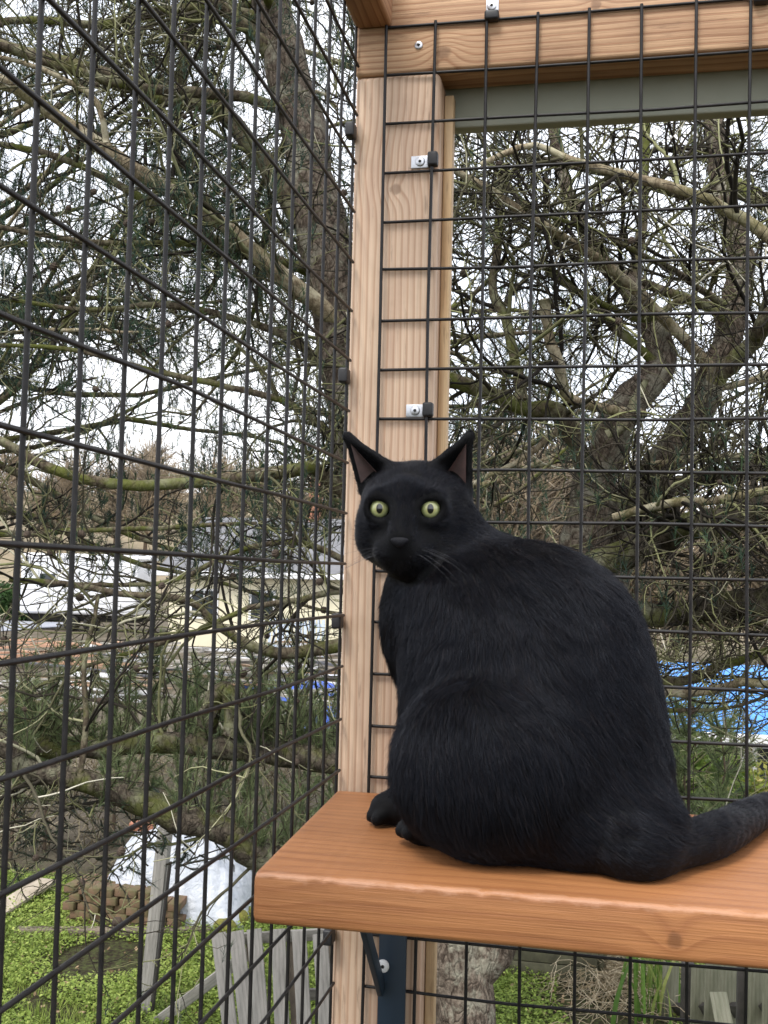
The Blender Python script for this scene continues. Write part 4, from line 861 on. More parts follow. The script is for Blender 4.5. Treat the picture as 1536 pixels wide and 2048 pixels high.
for (u, v), lab in zip(((702, 262), (691, 752), (680, 1242), (661, 1872)), ('black clip on the left edge of the post, just under the beam', 'black clip on the left edge of the post, above the cat ears', 'black clip on the left edge of the post, level with the cat chest', 'black clip on the left edge of the post, below the shelf')):
    c = atX(u, v, LEFT_X); c = np.array([-.2655, 1.055, atY(u, v, 1.055)[2]])
    t = thing('side_clip', c, lab, 'clip', 'black clips on the side of the post')
    box('rubber_holder', (c[0]-.004, c[1]-.008, c[2]-.0075), (c[0]+.0055, c[1]+.0075, c[2]+.0075), m_black, t, .002, 3)
    box('clip_tab', (c[0]-.0005, c[1]+.006, c[2]-.006), (c[0]+.0014, c[1]+.026, c[2]+.006), m_steel, t, .0005)

# ------------------------------------------------------------------ the shelf and its bracket
SH = CAMZ-.2148; TH = .0362
m_shelf = wood('orange_stained_plank', 0, (.35, SH-.50), (.39, .17, .063), (.275, .106, .037), 95,
               knots=(((.045, .752, SH-.022), .016, .012), ((-.235, .752, SH-.02), .03, .006)), rough=.5, coat=.12, wob=.012, tone=(.74, .68, .64), spec=.45, fibre=.75, grain=.7, flecks=.35, grime=.25)
t = m_shelf.node_tree; b = [x for x in t.nodes if x.type == 'BSDF_PRINCIPLED'][0]; co = objco(t); sp = t.nodes.new('ShaderNodeSeparateXYZ'); t.links.new(co, sp.inputs[0])
ey = math_(t, 'SUBTRACT', sp.outputs[1], math_(t, 'MULTIPLY', sp.outputs[0], .0085)); ed_ = math_(t, 'ADD', math_(t, 'ABSOLUTE', math_(t, 'SUBTRACT', ey, .756)), math_(t, 'ABSOLUTE', math_(t, 'SUBTRACT', sp.outputs[2], SH-.0005)))
wr = math_(t, 'ADD', math_(t, 'DIVIDE', ed_, .0075), math_(t, 'MULTIPLY', math_(t, 'SUBTRACT', noise(t, 110, 6, objco(t, (.4, 1, 1)), .75), .47), 4.2))
old = b.inputs['Base Color'].links[0].from_socket; wm_ = ramp(t, [(.3, (1, 1, 1)), (.75, (0, 0, 0))], wr)
t.links.new(mixc(t, math_(t, 'MULTIPLY', wm_, .38), old, (.46, .25, .15)), b.inputs['Base Color'])
ns_, rc = 300, .0045; g = np.random.default_rng(17)
prof = []
for cy_, cz_, a0 in ((1, 1, 0), (0, 1, 90), (0, 0, 180), (1, 0, 270)):      # corners: back-top, front-top, front-bottom, back-bottom
    for k in range(6):
        a_ = math.radians(a0+k*18); prof.append((cy_, cz_, math.cos(a_), math.sin(a_)))
V = []; sx_ = np.concatenate([[0, 0, .15, .5, 1.0], np.linspace(0, 1, ns_)[1:]**1.2*1.0])
wv_ = np.interp(np.arange(ns_+4), np.arange(0, ns_+4, 2), g.normal(0, 1, len(range(0, ns_+4, 2))))
for i in range(ns_+4):
    s_ = 0 if i < 5 else (sx_[i]); inset = (.0048, .0026, .0010, .0002, 0)[i] if i < 5 else 0; shift = (0, .0002, .0012, .0028, .005)[i] if i < 5 else .005
    for cy_, cz_, ca, sa in prof:
        r_ = rc+(.0009*wv_[i] if (cy_, cz_) == (0, 1) else 0); r_ = max(.003, r_)
        yf, yb = .7525+inset, 1.0565-inset; zt_, zb_ = SH-inset, SH-TH+inset
        y = (yb-r_ if cy_ else yf+r_)+r_*ca; z = (zt_-r_ if cz_ else zb_+r_)+r_*sa
        xl = -.2455+(y-.7525)/(1.0565-.7525)*(-.0157)
        V.append((xl+shift+(1.1-xl)*s_, y+(0.0085*s_*(1.1-xl) if not cy_ else 0), z))
k_ = len(prof); ii = np.arange((ns_+4)*k_).reshape(ns_+4, k_); Fq = np.stack([ii[:-1], ii[1:], np.roll(ii[1:], -1, 1), np.roll(ii[:-1], -1, 1)], -1).reshape(-1, 4)[:, ::-1]
V = np.array(V); V = np.vstack([V, V[:k_].mean(0), V[-k_:].mean(0)]); nvt = (ns_+4)*k_
caps = [(nvt, i, (i+1) % k_) for i in range(k_)]+[(nvt+1, nvt-k_+(i+1) % k_, nvt-k_+i) for i in range(k_)]
me = mesh_np('shelf_plank', V, [Fq, np.array(caps)[:, ::-1]], True)
import bmesh
bm = bmesh.new(); bm.from_mesh(me); bmesh.ops.recalc_face_normals(bm, faces=bm.faces[:]); bm.to_mesh(me); bm.free()
sh = link('shelf_plank', me, m_shelf); tag(sh, 'thick orange brown stained plank shelf that the cat sits on', 'shelf')

m_brk, t, b = new_mat('dark_blue_steel'); b.inputs['Base Color'].default_value = (.012, .024, .040, 1); b.inputs['Roughness'].default_value = .45; b.inputs['Specular IOR Level'].default_value = .5
bk = thing('shelf_bracket', (-.215, 1.06, SH-.2), 'dark blue steel bracket under the orange shelf, screwed to the post', 'bracket')
pL, pR = atY(757, 1960, 1.054)[0], atY(812, 1960, 1.054)[0]
box('back_plate', (pL, 1.0515, SH-.30), (pR, 1.0555, SH-TH-.001), m_brk, bk, .001)
box('arm', (pL, .80, SH-TH-.0055), (pR, 1.0510, SH-TH-.0008), m_brk, bk, .001)
dz = SH-TH
bar('brace', (pL-.003, .93, dz-.006), (pL+.004, 1.050, dz-.15), .006, .014, m_brk, bk, .001)
m_white = simple('white_screw_head', (.75, .75, .74), (.6, .6, .6), 80, .4)
c = atY(766, 1932, 1.051); screw(bk, (c[0], 1.0518, c[2]), (0, -1, 0), .0062, m_white, .3)

# ================================================================== the cat
HC = atY(826, 1016, .905)
FY = nrm(-ray(826, 1016)); FY = nrm(FY - RT*math.tan(math.radians(11)) - UP*.02)
FX = nrm(RT - FY*RT.dot(FY)); FZ = np.cross(FX, FY); FZ = FZ if FZ.dot(UP) > 0 else -FZ
def H(x, y, z): return HC + FX*x + FY*y + FZ*z
prims = []          # (type, data, group, flow, blend)
def ell(u, v, Y, r, flow, k=.025, grp='body', P=None): prims.append(('e', (atY(u, v, Y) if P is None else P, np.array(r), None), grp, flow, k))
def ellh(p, r, k=.008, flow='head'): prims.append(('e', (H(*p), np.array(r), np.stack([FX, FY, FZ])), 'head', flow, k))
def cone(a, b, ra, rb, flow, k=.02, grp='body'): prims.append(('c', (np.array(a), np.array(b), ra, rb), grp, flow, k))
dn = nrm(np.array([.32, -.12, -1.0]))
ell(1125, 1598, .885, (.083, .078, .063), nrm(np.array([.8, -.1, -.55])))
ell(1085, 1470, .890, (.096, .080, .080), dn, .03)
ell(1056, 1330, .900, (.098, .076, .085), dn, .03)
ell(1030, 1238, .912, (.084, .066, .062), dn, .03)
ell(940, 1196, .922, (.056, .054, .046), nrm(np.array([.5, -.1, -.8])), .03)
ell(866, 1235, .940, (.043, .048, .066), np.array([-.05, 0, -1.]), .03)
ell(985, 1540, .826, (.076, .046, .070), nrm(np.array([.35, 0, -.9])), .012)
ell(905, 1275, .890, (.036, .036, .070), nrm(np.array([.1, 0, -1.])), .014)
ell(915, 1480, .88, (.042, .05, .08), nrm(np.array([.1, 0, -.9])), .03)
cone(atY(925, 1165, .925), atY(858, 1050, .918), .046, .039, nrm(np.array([.5, -.1, -.7])), .02)
# forelegs and paws
zs = SH
cone(atY(885, 1340, .935), atY(850, 1540, .955), .030, .018, np.array([0, 0, -1.]), .02)
def onshelf(u, v, h):   # centre of something resting on the shelf whose contact shows at (u,v)
    p = atZ(u, v, SH+h); return p
pw = onshelf(790, 1622, .012)
cone(atY(850, 1540, .955), pw+np.array([.008, .004, .008]), .018, .013, np.array([0, 0, -1.]), .012)
cone(pw+np.array([.008, .004, .001]), pw+np.array([-.008, .0, .001]), .0155, .0140, np.array([-1., 0, -.2]), .012, 'paw')
for k_ in range(4):
    a_ = -.9+k_*.62; q_ = pw+np.array([-.014*math.cos(a_), .014*math.sin(a_)-.001, -.003]); cone(q_, q_+np.array([-.005*math.cos(a_), .005*math.sin(a_), -.0015]), .0062, .0056, np.array([-1., 0, -.3]), .004, 'paw')
pw2 = pw+np.array([.012, .035, 0])
cone(atY(900, 1400, .99), pw2+np.array([.01, 0, .01]), .026, .014, np.array([0, 0, -1.]), .015)
cone(pw2+np.array([.006, 0, 0]), pw2+np.array([-.010, 0, -.002]), .0135, .012, np.array([-1., 0, 0]), .012)
# hind foot under the haunch
hf = np.array([-.142, .866, SH+.0165])
cone(np.array([-.088, .862, SH+.021]), hf, .021, .0178, np.array([-1., .2, -.1]), .010, 'paw')
for k_ in range(4):
    a_ = -1.0+k_*.6; q_ = hf+np.array([-.012*math.cos(a_), .013*math.sin(a_), -.004]); cone(q_, q_+np.array([-.006*math.cos(a_), .004*math.sin(a_), -.001]), .0062, .0056, np.array([-1., 0, -.3]), .004, 'paw')
cone(np.array([-.02, .842, SH+.022]), np.array([-.088, .862, SH+.022]), .026, .022, np.array([-.3, 0, -1.]), .02)
prims.append(('e', (np.array([-.006, .850, SH+.031]), np.array([.066, .044, .034]), None), 'body', nrm(np.array([.8, -.1, -.5])), .02))
# tail
tail = [(1265, 1697, .021, .0215), (1345, 1692, .0185, .0170), (1430, 1672, .018, .0160), (1488, 1642, .016, .0145), (1540, 1618, .0145, .0125), (1620, 1622, .0135, .011), (1700, 1632, .013, .0095)]
tq = smooth_poly(np.array([(-.02, .885, SH+.040, .030)]+[(*onshelf(u, v, h), r_) for u, v, h, r_ in tail]), 36); tp = list(tq[:, :3])
for i in range(35): cone(tp[i], tp[i+1], tq[i, 3], tq[i+1, 3], nrm(tp[min(i+2, 35)]-tp[max(i-1, 0)]), .02 if i == 0 else .010 if i < 6 else .004, 'tail')
# head
ellh((0, -.008, .0015), (.0455, .046, .0385), .015)
for s in (-1, 1):
    ellh((s*.0255, .007, -.022), (.0215, .027, .0245), .014)
    ellh((s*.0095, .0420, -.0345), (.0130, .0120, .0105), .006)
    ellh((s*.0195, .028, .010), (.012, .007, .007), .014)
ellh((0, .030, -.030), (.0235, .020, .0185), .012)
ellh((0, .018, -.038), (.0265, .025, .0160), .012)
ellh((0, .036, -.0475), (.0125, .0115, .0085), .008)
prims.append(('c', (H(0, .033, .012), H(0, .0490, -.021), .0135, .0098), 'head', 'head', .009))
EYES = [(-.0222, .0310, .0000), (.0205, .0310, .0000)]
NOSE = (0, .0553, -.0258)
for e in EYES:
    prims.append(('o', (e, .0104, .0032), 'head', 'head', .009))
def hpx(u, v, y):      # point of the head's plane FY=y that shows at a pixel
    d = ray(u, v); return CAM + d*(((HC+FY*y-CAM).dot(FY))/d.dot(FY))
ears = []
for (tip, outer, inner) in (((694, 872), (724, 985), (796, 940)), ((939, 872), (938, 986), (850, 940))):
    T_ = hpx(*tip, -.006); A_ = hpx(*outer, -.010); B_ = hpx(*inner, .008); M_ = (A_+B_)/2 - FY*.014 + FZ*.009
    ears.append((A_, T_, B_, M_))
    Mo = M_*.55+T_*.45 - FY*.006 + ((A_+B_)/2-M_)*.1
    for tri in ((A_, T_, M_), (M_, T_, B_)): prims.append(('t', tri, 'ear', nrm(T_-(A_+B_)/2), .007))

def dot(a, b): return (a*b).sum(-1)
def sd_prim(pr, X):
    ty, d = pr[0], pr[1]
    if ty == 'e':
        c, r, Rm = d; q = X-c.astype(np.float32)
        if Rm is not None: q = q @ Rm.T.astype(np.float32)
        r = r.astype(np.float32); k0 = np.sqrt(((q/r)**2).sum(-1)); k1 = np.sqrt(((q/(r*r))**2).sum(-1))
        return k0*(k0-1)/np.maximum(k1, 1e-6)
    if ty == 'c':
        a, b_, ra, rb = d; ba = (b_-a).astype(np.float32); pa = X-a.astype(np.float32)
        h = np.clip(dot(pa, ba)/dot(ba, ba), 0, 1); return np.sqrt(((pa-ba*h[..., None])**2).sum(-1)) - (ra+(rb-ra)*h)
    if ty == 'o':
        c, x, y, z = [a.astype(np.float32) for a in eye_frame(d[0])]; q = X-c; h_ = dot(q, y); rr = np.sqrt(np.maximum((q*q).sum(-1)-h_*h_, 0))
        return np.sqrt((rr-d[1])**2+(h_-.0056)**2)-d[2]
    a, b_, c = [x.astype(np.float32) for x in d]
    ba, pa, cb, pb, ac, pc = b_-a, X-a, c-b_, X-b_, a-c, X-c
    n = np.cross(ba, ac)
    s = np.sign(dot(np.cross(ba, n), pa))+np.sign(dot(np.cross(cb, n), pb))+np.sign(dot(np.cross(ac, n), pc)) < 2
    def seg(e, p): return ((e*np.clip(dot(e, p)/dot(e, e), 0, 1)[..., None]-p)**2).sum(-1)
    dd = np.where(s, np.minimum(np.minimum(seg(ba, pa), seg(cb, pb)), seg(ac, pc)), dot(n, pa)**2/dot(n, n))
    return np.sqrt(dd) - .0027
def eye_frame(e):
    c = H(*e); y = nrm(CAM-c); x = nrm(RT-y*RT.dot(y)); z = np.cross(x, y); z = z if z.dot(UP) > 0 else -z
    return c, x, y, z
def eye_r(X, e):
    c, x, y, z = [a.astype(np.float32) for a in eye_frame(e)]; q = X-c; sx = 1. if e[0] > 0 else -1.
    ex = dot(q, x)*sx; ez = dot(q, z)-.16*ex; return np.sqrt(ex*ex*.9+ez*ez*np.where(ez > 0, 1.65, 1.12)), dot(q, y)
def eye_cut(X):
    m_ = None
    for e in EYES:
        rr, y = eye_r(X, e); d = np.maximum(rr-.0080, -(y-.002)); m_ = d if m_ is None else np.minimum(m_, d)
    return m_
def sdf(X):
    D = None
    for pr in prims:
        d = sd_prim(pr, X)
        if D is None: D = d; continue
        k = pr[4]; h = np.maximum(k-np.abs(D-d), 0)/k
        D = np.minimum(D, d)-h*h*k*.25
    D = np.where(D < .03, np.maximum(D, -eye_cut(X)), D)
    return np.maximum(D, (SH+.0012)-X[..., 2])           # flattened where it rests on the plank
def surface_nets(Fv, org, h):
    s = Fv < 0; nx, ny, nz_ = Fv.shape
    cor = [(i, j, k) for i in (0, 1) for j in (0, 1) for k in (0, 1)]
    cs_ = sum(s[i:nx-1+i, j:ny-1+j, k:nz_-1+k].astype(np.int8) for i, j, k in cor)
    act = (cs_ > 0) & (cs_ < 8); cells = np.argwhere(act); idm = np.full(act.shape, -1, np.int64); idm[act] = np.arange(len(cells))
    vals = np.stack([Fv[cells[:, 0]+i, cells[:, 1]+j, cells[:, 2]+k] for i, j, k in cor], 1)
    acc = np.zeros((len(cells), 3)); cnt = np.zeros(len(cells)); C_ = np.array(cor, float)
    for a in range(8):
        for b_ in range(a+1, 8):
            if np.abs(C_[a]-C_[b_]).sum() != 1: continue
            va, vb = vals[:, a], vals[:, b_]; mk = (va < 0) != (vb < 0)
            tt = np.where(mk, va/np.where(mk, va-vb, 1), 0)
            acc += np.where(mk[:, None], C_[a]+(C_[b_]-C_[a])*tt[:, None], 0); cnt += mk
    V = org + (cells + acc/cnt[:, None])*h
    Q = []
    for ax in range(3):
        e = [0, 0, 0]; e[ax] = 1; o1, o2 = (ax+1) % 3, (ax+2) % 3
        A = s; sl0 = [slice(None)]*3; sl1 = [slice(None)]*3; sl0[ax] = slice(0, -1); sl1[ax] = slice(1, None)
        s0, s1 = A[tuple(sl0)], A[tuple(sl1)]
        ed = np.argwhere(s0 != s1); ed = ed[(ed[:, o1] > 0) & (ed[:, o2] > 0) & (ed[:, o1] < A.shape[o1]-1) & (ed[:, o2] < A.shape[o2]-1)]
        d1 = np.zeros(3, int); d1[o1] = 1; d2 = np.zeros(3, int); d2[o2] = 1
        g = lambda q: idm[q[:, 0], q[:, 1], q[:, 2]]
        q = np.stack([g(ed-d1-d2), g(ed-d2), g(ed), g(ed-d1)], 1)
        flip = s1[ed[:, 0], ed[:, 1], ed[:, 2]]
        q[flip] = q[flip][:, ::-1]; Q.append(q[(q >= 0).all(1)])
    return V, np.concatenate(Q)
hgrid = .0024
lo = np.array([-.245, .74, SH-.006]); 
pts_ = np.array([H(0, 0, .08), tp[-1], pw2]); 
hi = np.array([max(tp[-1][0]+.03, .2), 1.055, HC[2]+.085])
dims = np.ceil((hi-lo)/hgrid).astype(int)
# evaluate in slabs, skipping far cells
coarse = 6
gx = [np.arange(n)*hgrid+l for n, l in zip(dims, lo)]
Fv = np.full(tuple(dims), .05, np.float32)
cb = [np.arange(0, n, coarse) for n in dims]
CX = np.stack(np.meshgrid(*[g[0]+ (c+coarse/2)*hgrid for g, c in zip(gx, cb)], indexing='ij'), -1).astype(np.float32)
cd = sdf(CX); blk = np.argwhere(np.abs(cd) < coarse*hgrid*1.25+.004)
inside = np.argwhere(cd <= -(coarse*hgrid*1.25+.004))
off = np.stack(np.meshgrid(*[np.arange(coarse)]*3, indexing='ij'), -1).reshape(-1, 3)
for b_ in inside:
    i, j, k = b_*coarse; Fv[i:i+coarse, j:j+coarse, k:k+coarse] = -.05
for ch in np.array_split(blk, max(1, len(blk)//1500)):
    ii = (ch[:, None, :]*coarse + off[None]).reshape(-1, 3); ii = ii[(ii < dims).all(1)]
    X = (ii*hgrid+lo).astype(np.float32); Fv[ii[:, 0], ii[:, 1], ii[:, 2]] = sdf(X)
CV, CQ = surface_nets(Fv, lo, hgrid)
cat = thing('cat', tuple(np.array([CV[:, 0].mean(), CV[:, 1].mean(), SH])), 'black cat with green eyes sitting on the orange shelf, looking back', 'cat')
m_skin, t, b = new_mat('black_cat_skin'); b.inputs['Base Color'].default_value = (.0015, .0015, .002, 1); b.inputs['Roughness'].default_value = .7; b.inputs['Specular IOR Level'].default_value = .15
body = link('body', mesh_np('body', CV, CQ, True), m_skin, cat)

# fur: strands grown along a flow field over the body
tri = np.concatenate([CQ[:, [0, 1, 2]], CQ[:, [0, 2, 3]]])
e1 = CV[tri[:, 1]]-CV[tri[:, 0]]; e2 = CV[tri[:, 2]]-CV[tri[:, 0]]; fn = np.cross(e1, e2); ar = np.linalg.norm(fn, axis=1)/2
g = np.random.default_rng(3)
NH = 260000
vis = -dot(fn/np.maximum(ar[:, None]*2, 1e-12), nrm(CV[tri[:, 0]]-CAM))     # more strands where they can be seen
cen = CV[tri].mean(1); hd = np.linalg.norm(cen-HC, axis=1)
wgt = ar*np.where(vis > -.35, 1, .25)*np.where(hd < .085, 2.6, 1.0)*np.where(cen[:, 2] < SH+.003, 0.02, 1)
pick = g.choice(len(tri), NH, p=wgt/wgt.sum()); r1 = np.sqrt(g.random(NH)); r2 = g.random(NH)
p0 = CV[tri[pick, 0]]*(1-r1)[:, None]+CV[tri[pick, 1]]*(r1*(1-r2))[:, None]+CV[tri[pick, 2]]*(r1*r2)[:, None]
# smooth vertex normals
vn = np.zeros_like(CV)
for k_ in range(3): np.add.at(vn, tri[:, k_], fn)
vn = nrm(vn); n0 = nrm(vn[tri[pick, 0]]*(1-r1)[:, None]+vn[tri[pick, 1]]*(r1*(1-r2))[:, None]+vn[tri[pick, 2]]*(r1*r2)[:, None])
if dot(n0, p0-np.array([.0, .9, SH+.15])).mean() < 0: n0 = -n0
X32 = p0.astype(np.float32); Wt = np.zeros(NH); FL = np.zeros((NH, 3)); wear = np.zeros(NH); whead = np.zeros(NH); wtail = np.zeros(NH); wpaw = np.zeros(NH)
nose_p = H(0, .056, -.026)
for pr in prims:
    w_ = np.exp(-np.maximum(sd_prim(pr, X32), 0)/.007); fl = pr[3]
    fl = nrm(p0-nose_p + FZ*.012) if isinstance(fl, str) else np.broadcast_to(fl, p0.shape)
    FL += fl*w_[:, None]; Wt += w_
    if pr[2] == 'ear': wear += w_
    if pr[2] == 'head': whead += w_
    if pr[2] == 'tail': wtail += w_
    if pr[2] == 'paw': wpaw += w_
whead = np.clip((whead+wear)/Wt, 0, 1); wear = np.clip(wear/Wt, 0, 1)
FL = nrm(FL)
def vnoise(p, fr, sd_):
    q = np.random.default_rng(sd_); out = np.zeros((len(p), 3))
    for _ in range(5):
        k_ = q.normal(0, fr, 3); ph = q.random(3)*6.28; out += np.sin((p@k_)[:, None]+ph)
    return out/2.2
FL = FL + .20*vnoise(p0, 38, 1) + .16*vnoise(p0, 110, 2) + .12*vnoise(p0, 320, 4)
tg = nrm(FL-n0*dot(FL, n0)[:, None])
# distances used to keep fur out of the eyes, the nose and the inside of the ears
keep = np.ones(NH, bool); ed_ = np.full(NH, 1.)
for e in EYES:
    rr, y = eye_r(p0.astype(np.float32), e); ed_ = np.minimum(ed_, np.where(y > -.006, rr, 1))
keep &= ed_ > .0086
q = p0-H(*NOSE); keep &= (np.linalg.norm(q, axis=1) > .0072)
for A_, T_, B_, M_ in ears:
    fwd = nrm((A_+B_)/2-M_)
    ax_ = (A_+B_)/2
    d_in = (n0@nrm(FY*.9)) > .25
    hgt = (p0-ax_)@nrm(T_-ax_); lat = (p0-ax_)@FX
    side = (T_-A_).dot(FX)
    near_ear = wear > .5
    keep &= ~(near_ear & d_in & (hgt > .006) & (np.linalg.norm(p0-(ax_+T_)/2, axis=1) < .035) & (g.random(NH) < .80))
ln = np.where(whead > .5, .0062, .0132)
ln = ln*(1-wear)+.0035*wear; ln *= (1-.35*np.clip(wtail/Wt, 0, 1))*(1-.72*np.clip(wpaw/Wt*1.3, 0, 1))
ln *= np.where(np.minimum(ed_, .03) < .014, .45, 1.0)
muzz = np.linalg.norm(p0-H(0, .046, -.030), axis=1); ln *= np.clip(muzz/.03, .35, 1)
lowz = np.clip((p0[:, 2]-SH)/.03, .35, 1); ln *= lowz
neckw = np.clip((np.linalg.norm(p0-HC, axis=1)-.06)/.05, 0, 1); ln = np.where(whead > .5, ln, .0075+(ln-.0075)*neckw)
ln = np.maximum(ln, .002)*g.uniform(.65, 1.25, NH)
lift = np.where(whead > .5, .30, .33)+g.normal(0, .10, NH)+.10*vnoise(p0, 150, 6)[:, 0]
lift = np.clip(lift, .06, .8)
K = 5; tt = np.linspace(0, 1, K)
d0 = nrm(tg+n0*lift[:, None]+g.normal(0, .09, (NH, 3))); d1 = nrm(tg+n0*(lift*.1)[:, None]+g.normal(0, .12, (NH, 3))+np.array([0, 0, -.12]))
HP = p0[:, None]+ln[:, None, None]*(d0[:, None]*(tt-.35*tt**2)[None, :, None]+d1[:, None]*(.5*tt**2)[None, :, None])-n0[:, None]*.0006
from mathutils import kdtree
HP = HP[keep]; NHk = len(HP); whk = whead[keep]
NCl = 7000; ci = g.choice(NHk, NCl, replace=False); kd = kdtree.KDTree(NCl)
for i_, c_ in enumerate(ci): kd.insert(HP[c_, 0], i_)
kd.balance(); ow = np.array([ci[kd.find(p_)[1]] for p_ in HP[:, 0]])
cs_ = (g.uniform(.05, .5, NHk)*np.where(whk > .5, .35, 1.0))[:, None, None]*(tt**1.6)[None, :, None]
delta = HP[ow]-HP; HP = HP+delta*cs_*np.where(np.linalg.norm(delta[:, 0], axis=1) < .012, 1, 0)[:, None, None]
sr = g.random(NHk) < .012; HP[sr] = HP[sr, :1]+(HP[sr]-HP[sr, :1])*1.35+(g.normal(0, .0022, (sr.sum(), 1, 3)))*tt[None, :, None]**1.5
hz_ = HP[:, :, 2]; HP[:, :, 2] = np.where(hz_ < SH+.0006, SH+.0006, hz_)
hc = bpy.data.hair_curves.new('fur'); hc.add_curves([K]*NHk)
hc.attributes['position'].data.foreach_set('vector', np.ascontiguousarray(HP.reshape(-1), np.float32))
rad = np.tile(np.array([1, .95, .8, .5, .12])*.000105, NHk)*np.repeat(g.uniform(.75, 1.3, NHk), K)
at_ = hc.attributes.get('radius') or hc.attributes.new('radius', 'FLOAT', 'POINT'); at_.data.foreach_set('value', rad.astype(np.float32))
m_fur, t, b = new_mat('black_fur'); hi_ = t.nodes.new('ShaderNodeHairInfo')
t.links.new(ramp(t, [(0, (.0014, .0014, .0026)), (.75, (.0035, .0032, .0045)), (1, (.020, .014, .012))], hi_.outputs['Random']), b.inputs['Base Color'])
b.inputs['Roughness'].default_value = .36; b.inputs['Specular IOR Level'].default_value = .25; b.inputs['Specular Tint'].default_value = (.74, .82, 1, 1)
hc.materials.append(m_fur)
fo = bpy.data.objects.new('fur', hc); COL.objects.link(fo); adopt(fo, cat)

# eyes
m_eye, t, b = new_mat('green_eye'); co = objco(t)
sp = t.nodes.new('ShaderNodeSeparateXYZ'); t.links.new(co, sp.inputs[0])
rx_ = math_(t, 'DIVIDE', sp.outputs[0], .0026); rz_ = math_(t, 'DIVIDE', sp.outputs[2], .0040)
pr_ = math_(t, 'SQRT', math_(t, 'ADD', math_(t, 'POWER', rx_, 2), math_(t, 'POWER', rz_, 2)))
rad_ = math_(t, 'SQRT', math_(t, 'ADD', math_(t, 'POWER', sp.outputs[0], 2), math_(t, 'POWER', sp.outputs[2], 2)))
fibre_ = noise(t, 900, 3, co)
iris = ramp(t, [(.0, (.34, .31, .09)), (.34, (.42, .41, .17)), (.56, (.40, .43, .19)), (.70, (.20, .22, .09)), (.80, (.01, .01, .01))], math_(t, 'DIVIDE', rad_, .0098))
iris = mixc(t, .35, iris, ramp(t, [(.3, (.6, .6, .6)), (.7, (1.2, 1.2, 1.2))], fibre_), 'MULTIPLY')
pm = ramp(t, [(.46, (0, 0, 0)), (.56, (1, 1, 1))], math_(t, 'MULTIPLY', pr_, .5))
t.links.new(mixc(t, pm, (.002, .002, .003), iris), b.inputs['Base Color'])
b.inputs['Roughness'].default_value = .25; b.inputs['Coat Weight'].default_value = 1.0; b.inputs['Coat Roughness'].default_value = .02
b.inputs['Subsurface Weight'].default_value = .15; b.inputs['Subsurface Radius'].default_value = (.002, .002, .001)
th = np.linspace(0, math.pi, 20); ph = np.linspace(0, 2*math.pi, 32, endpoint=False)
sv = np.array([[math.sin(a)*math.cos(p_), math.cos(a), math.sin(a)*math.sin(p_)] for a in th for p_ in ph])*.0105
ii = np.arange(20*32).reshape(20, 32); ef = np.stack([ii[:-1], np.roll(ii[:-1], -1, 1), np.roll(ii[1:], -1, 1), ii[1:]], -1).reshape(-1, 4)
eme = mesh_np('eye', sv, ef, True)
for e in EYES:
    o = link('eye', eme, m_eye, cat); M4 = Matrix.Identity(4); c = H(*e)
    ydir = nrm(CAM-c); xd = nrm(RT-ydir*RT.dot(ydir)); zd = -np.cross(ydir, xd) if np.cross(ydir, xd).dot(UP) < 0 else np.cross(ydir, xd)
    for i, a in enumerate((xd, ydir, zd)):
        for j in range(3): M4[j][i] = a[j]
    c = c-ydir*.0016
    for j in range(3): M4[j][3] = c[j]
    o.matrix_basis = M4
# nose leather
m_nose = simple('nose_leather', (.011, .011, .014), (.006, .006, .008), 900, .62, .4, .0006, spec=.18)
nv = sv/.0105; nv = nv*np.array([.0070, .0046, .0052]); nv[:, 0] *= 1-.45*np.clip(-nv[:, 2]/.0052, -.3, 1)
NP = H(*NOSE); link('nose', mesh_np('nose', NP+nv[:, :1]*FX+nv[:, 1:2]*FY+nv[:, 2:]*FZ, ef, True), m_nose, cat)
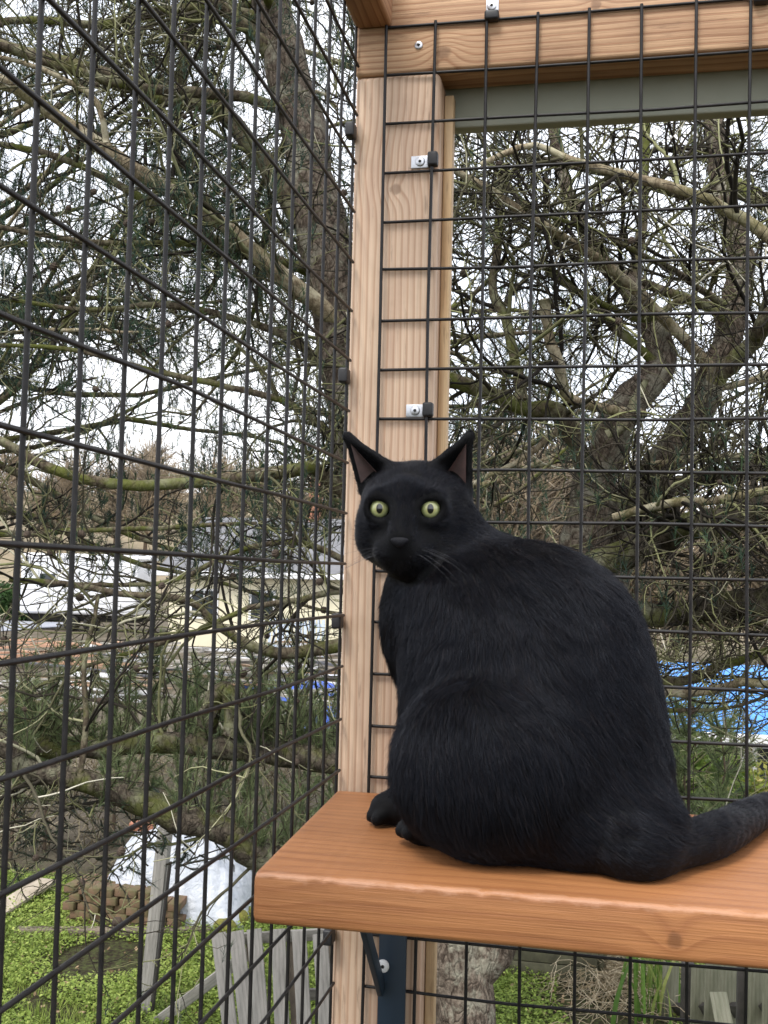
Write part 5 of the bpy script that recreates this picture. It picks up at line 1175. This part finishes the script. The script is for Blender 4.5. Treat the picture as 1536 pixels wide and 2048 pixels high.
# inside of the ears
m_ear = simple('ear_skin', (.055, .029, .025), (.032, .018, .016), 120, .6, .2, .001)
for A_, T_, B_, M_ in ears:
    fw_ = FY*.0034
    c0_ = (A_+B_)/2; A2 = A_*.74+c0_*.12+T_*.14; B2 = B_*.34+A_*.20+c0_*.30+T_*.16; T2 = T_*.84+c0_*.12+A_*.04; M2 = M_*.85+T_*.15
    n_ = 8; V = []; 
    for i in range(n_+1):
        s_ = i/n_; l = A2*(1-s_)+T2*s_; r_ = B2*(1-s_)+T2*s_; mm = M2*(1-s_)+T2*s_
        for j in range(9):
            w_ = j/8; V.append((l*(1-w_)+mm*w_*1.0 if False else (l*(1-w_)**2+mm*2*w_*(1-w_)*1.0+r_*w_**2)) + fw_)
    ii = np.arange((n_+1)*9).reshape(n_+1, 9)
    F_ = np.stack([ii[:-1, :-1], ii[:-1, 1:], ii[1:, 1:], ii[1:, :-1]], -1).reshape(-1, 4)
    link('inner_ear', mesh_np('inner_ear', np.array(V), F_, True), m_ear, cat)
# whiskers
wk = []; g2 = np.random.default_rng(9)
for s in (-1, 1):
    for i in range(6):
        a = H(s*(.011+.0035*(i % 3)), .0515-.003*(i % 3), -.0310-.0035*(i//3)); d = nrm(FX*s*1.0+FY*.15+FZ*(-.15-.16*(i//3)+.05*(i % 3))+g2.normal(0, .12, 3)); l = g2.uniform(.035, .06)
        wk.append(np.array([a+d*l*x+np.array([0, 0, -.012])*x*x for x in np.linspace(0, 1, 6)]))
    for i in range(4):
        a = H(s*(.017+.003*i), .037, .015); d = nrm(FX*s*.5+FY*.5+FZ*.7+g2.normal(0, .1, 3)); wk.append(np.array([a+d*.022*x for x in np.linspace(0, 1, 6)]))
wc = bpy.data.hair_curves.new('whiskers'); wc.add_curves([6]*len(wk)); wc.attributes['position'].data.foreach_set('vector', np.array(wk, np.float32).ravel())
at_ = wc.attributes.get('radius') or wc.attributes.new('radius', 'FLOAT', 'POINT'); at_.data.foreach_set('value', np.tile(np.array([1, .9, .8, .6, .4, .1])*.00008, len(wk)).astype(np.float32))
wm = simple('whisker', (.10, .10, .11), (.06, .06, .07), 50, .4); wc.materials.append(wm)
wob_ = bpy.data.objects.new('whiskers', wc); COL.objects.link(wob_); adopt(wob_, cat)
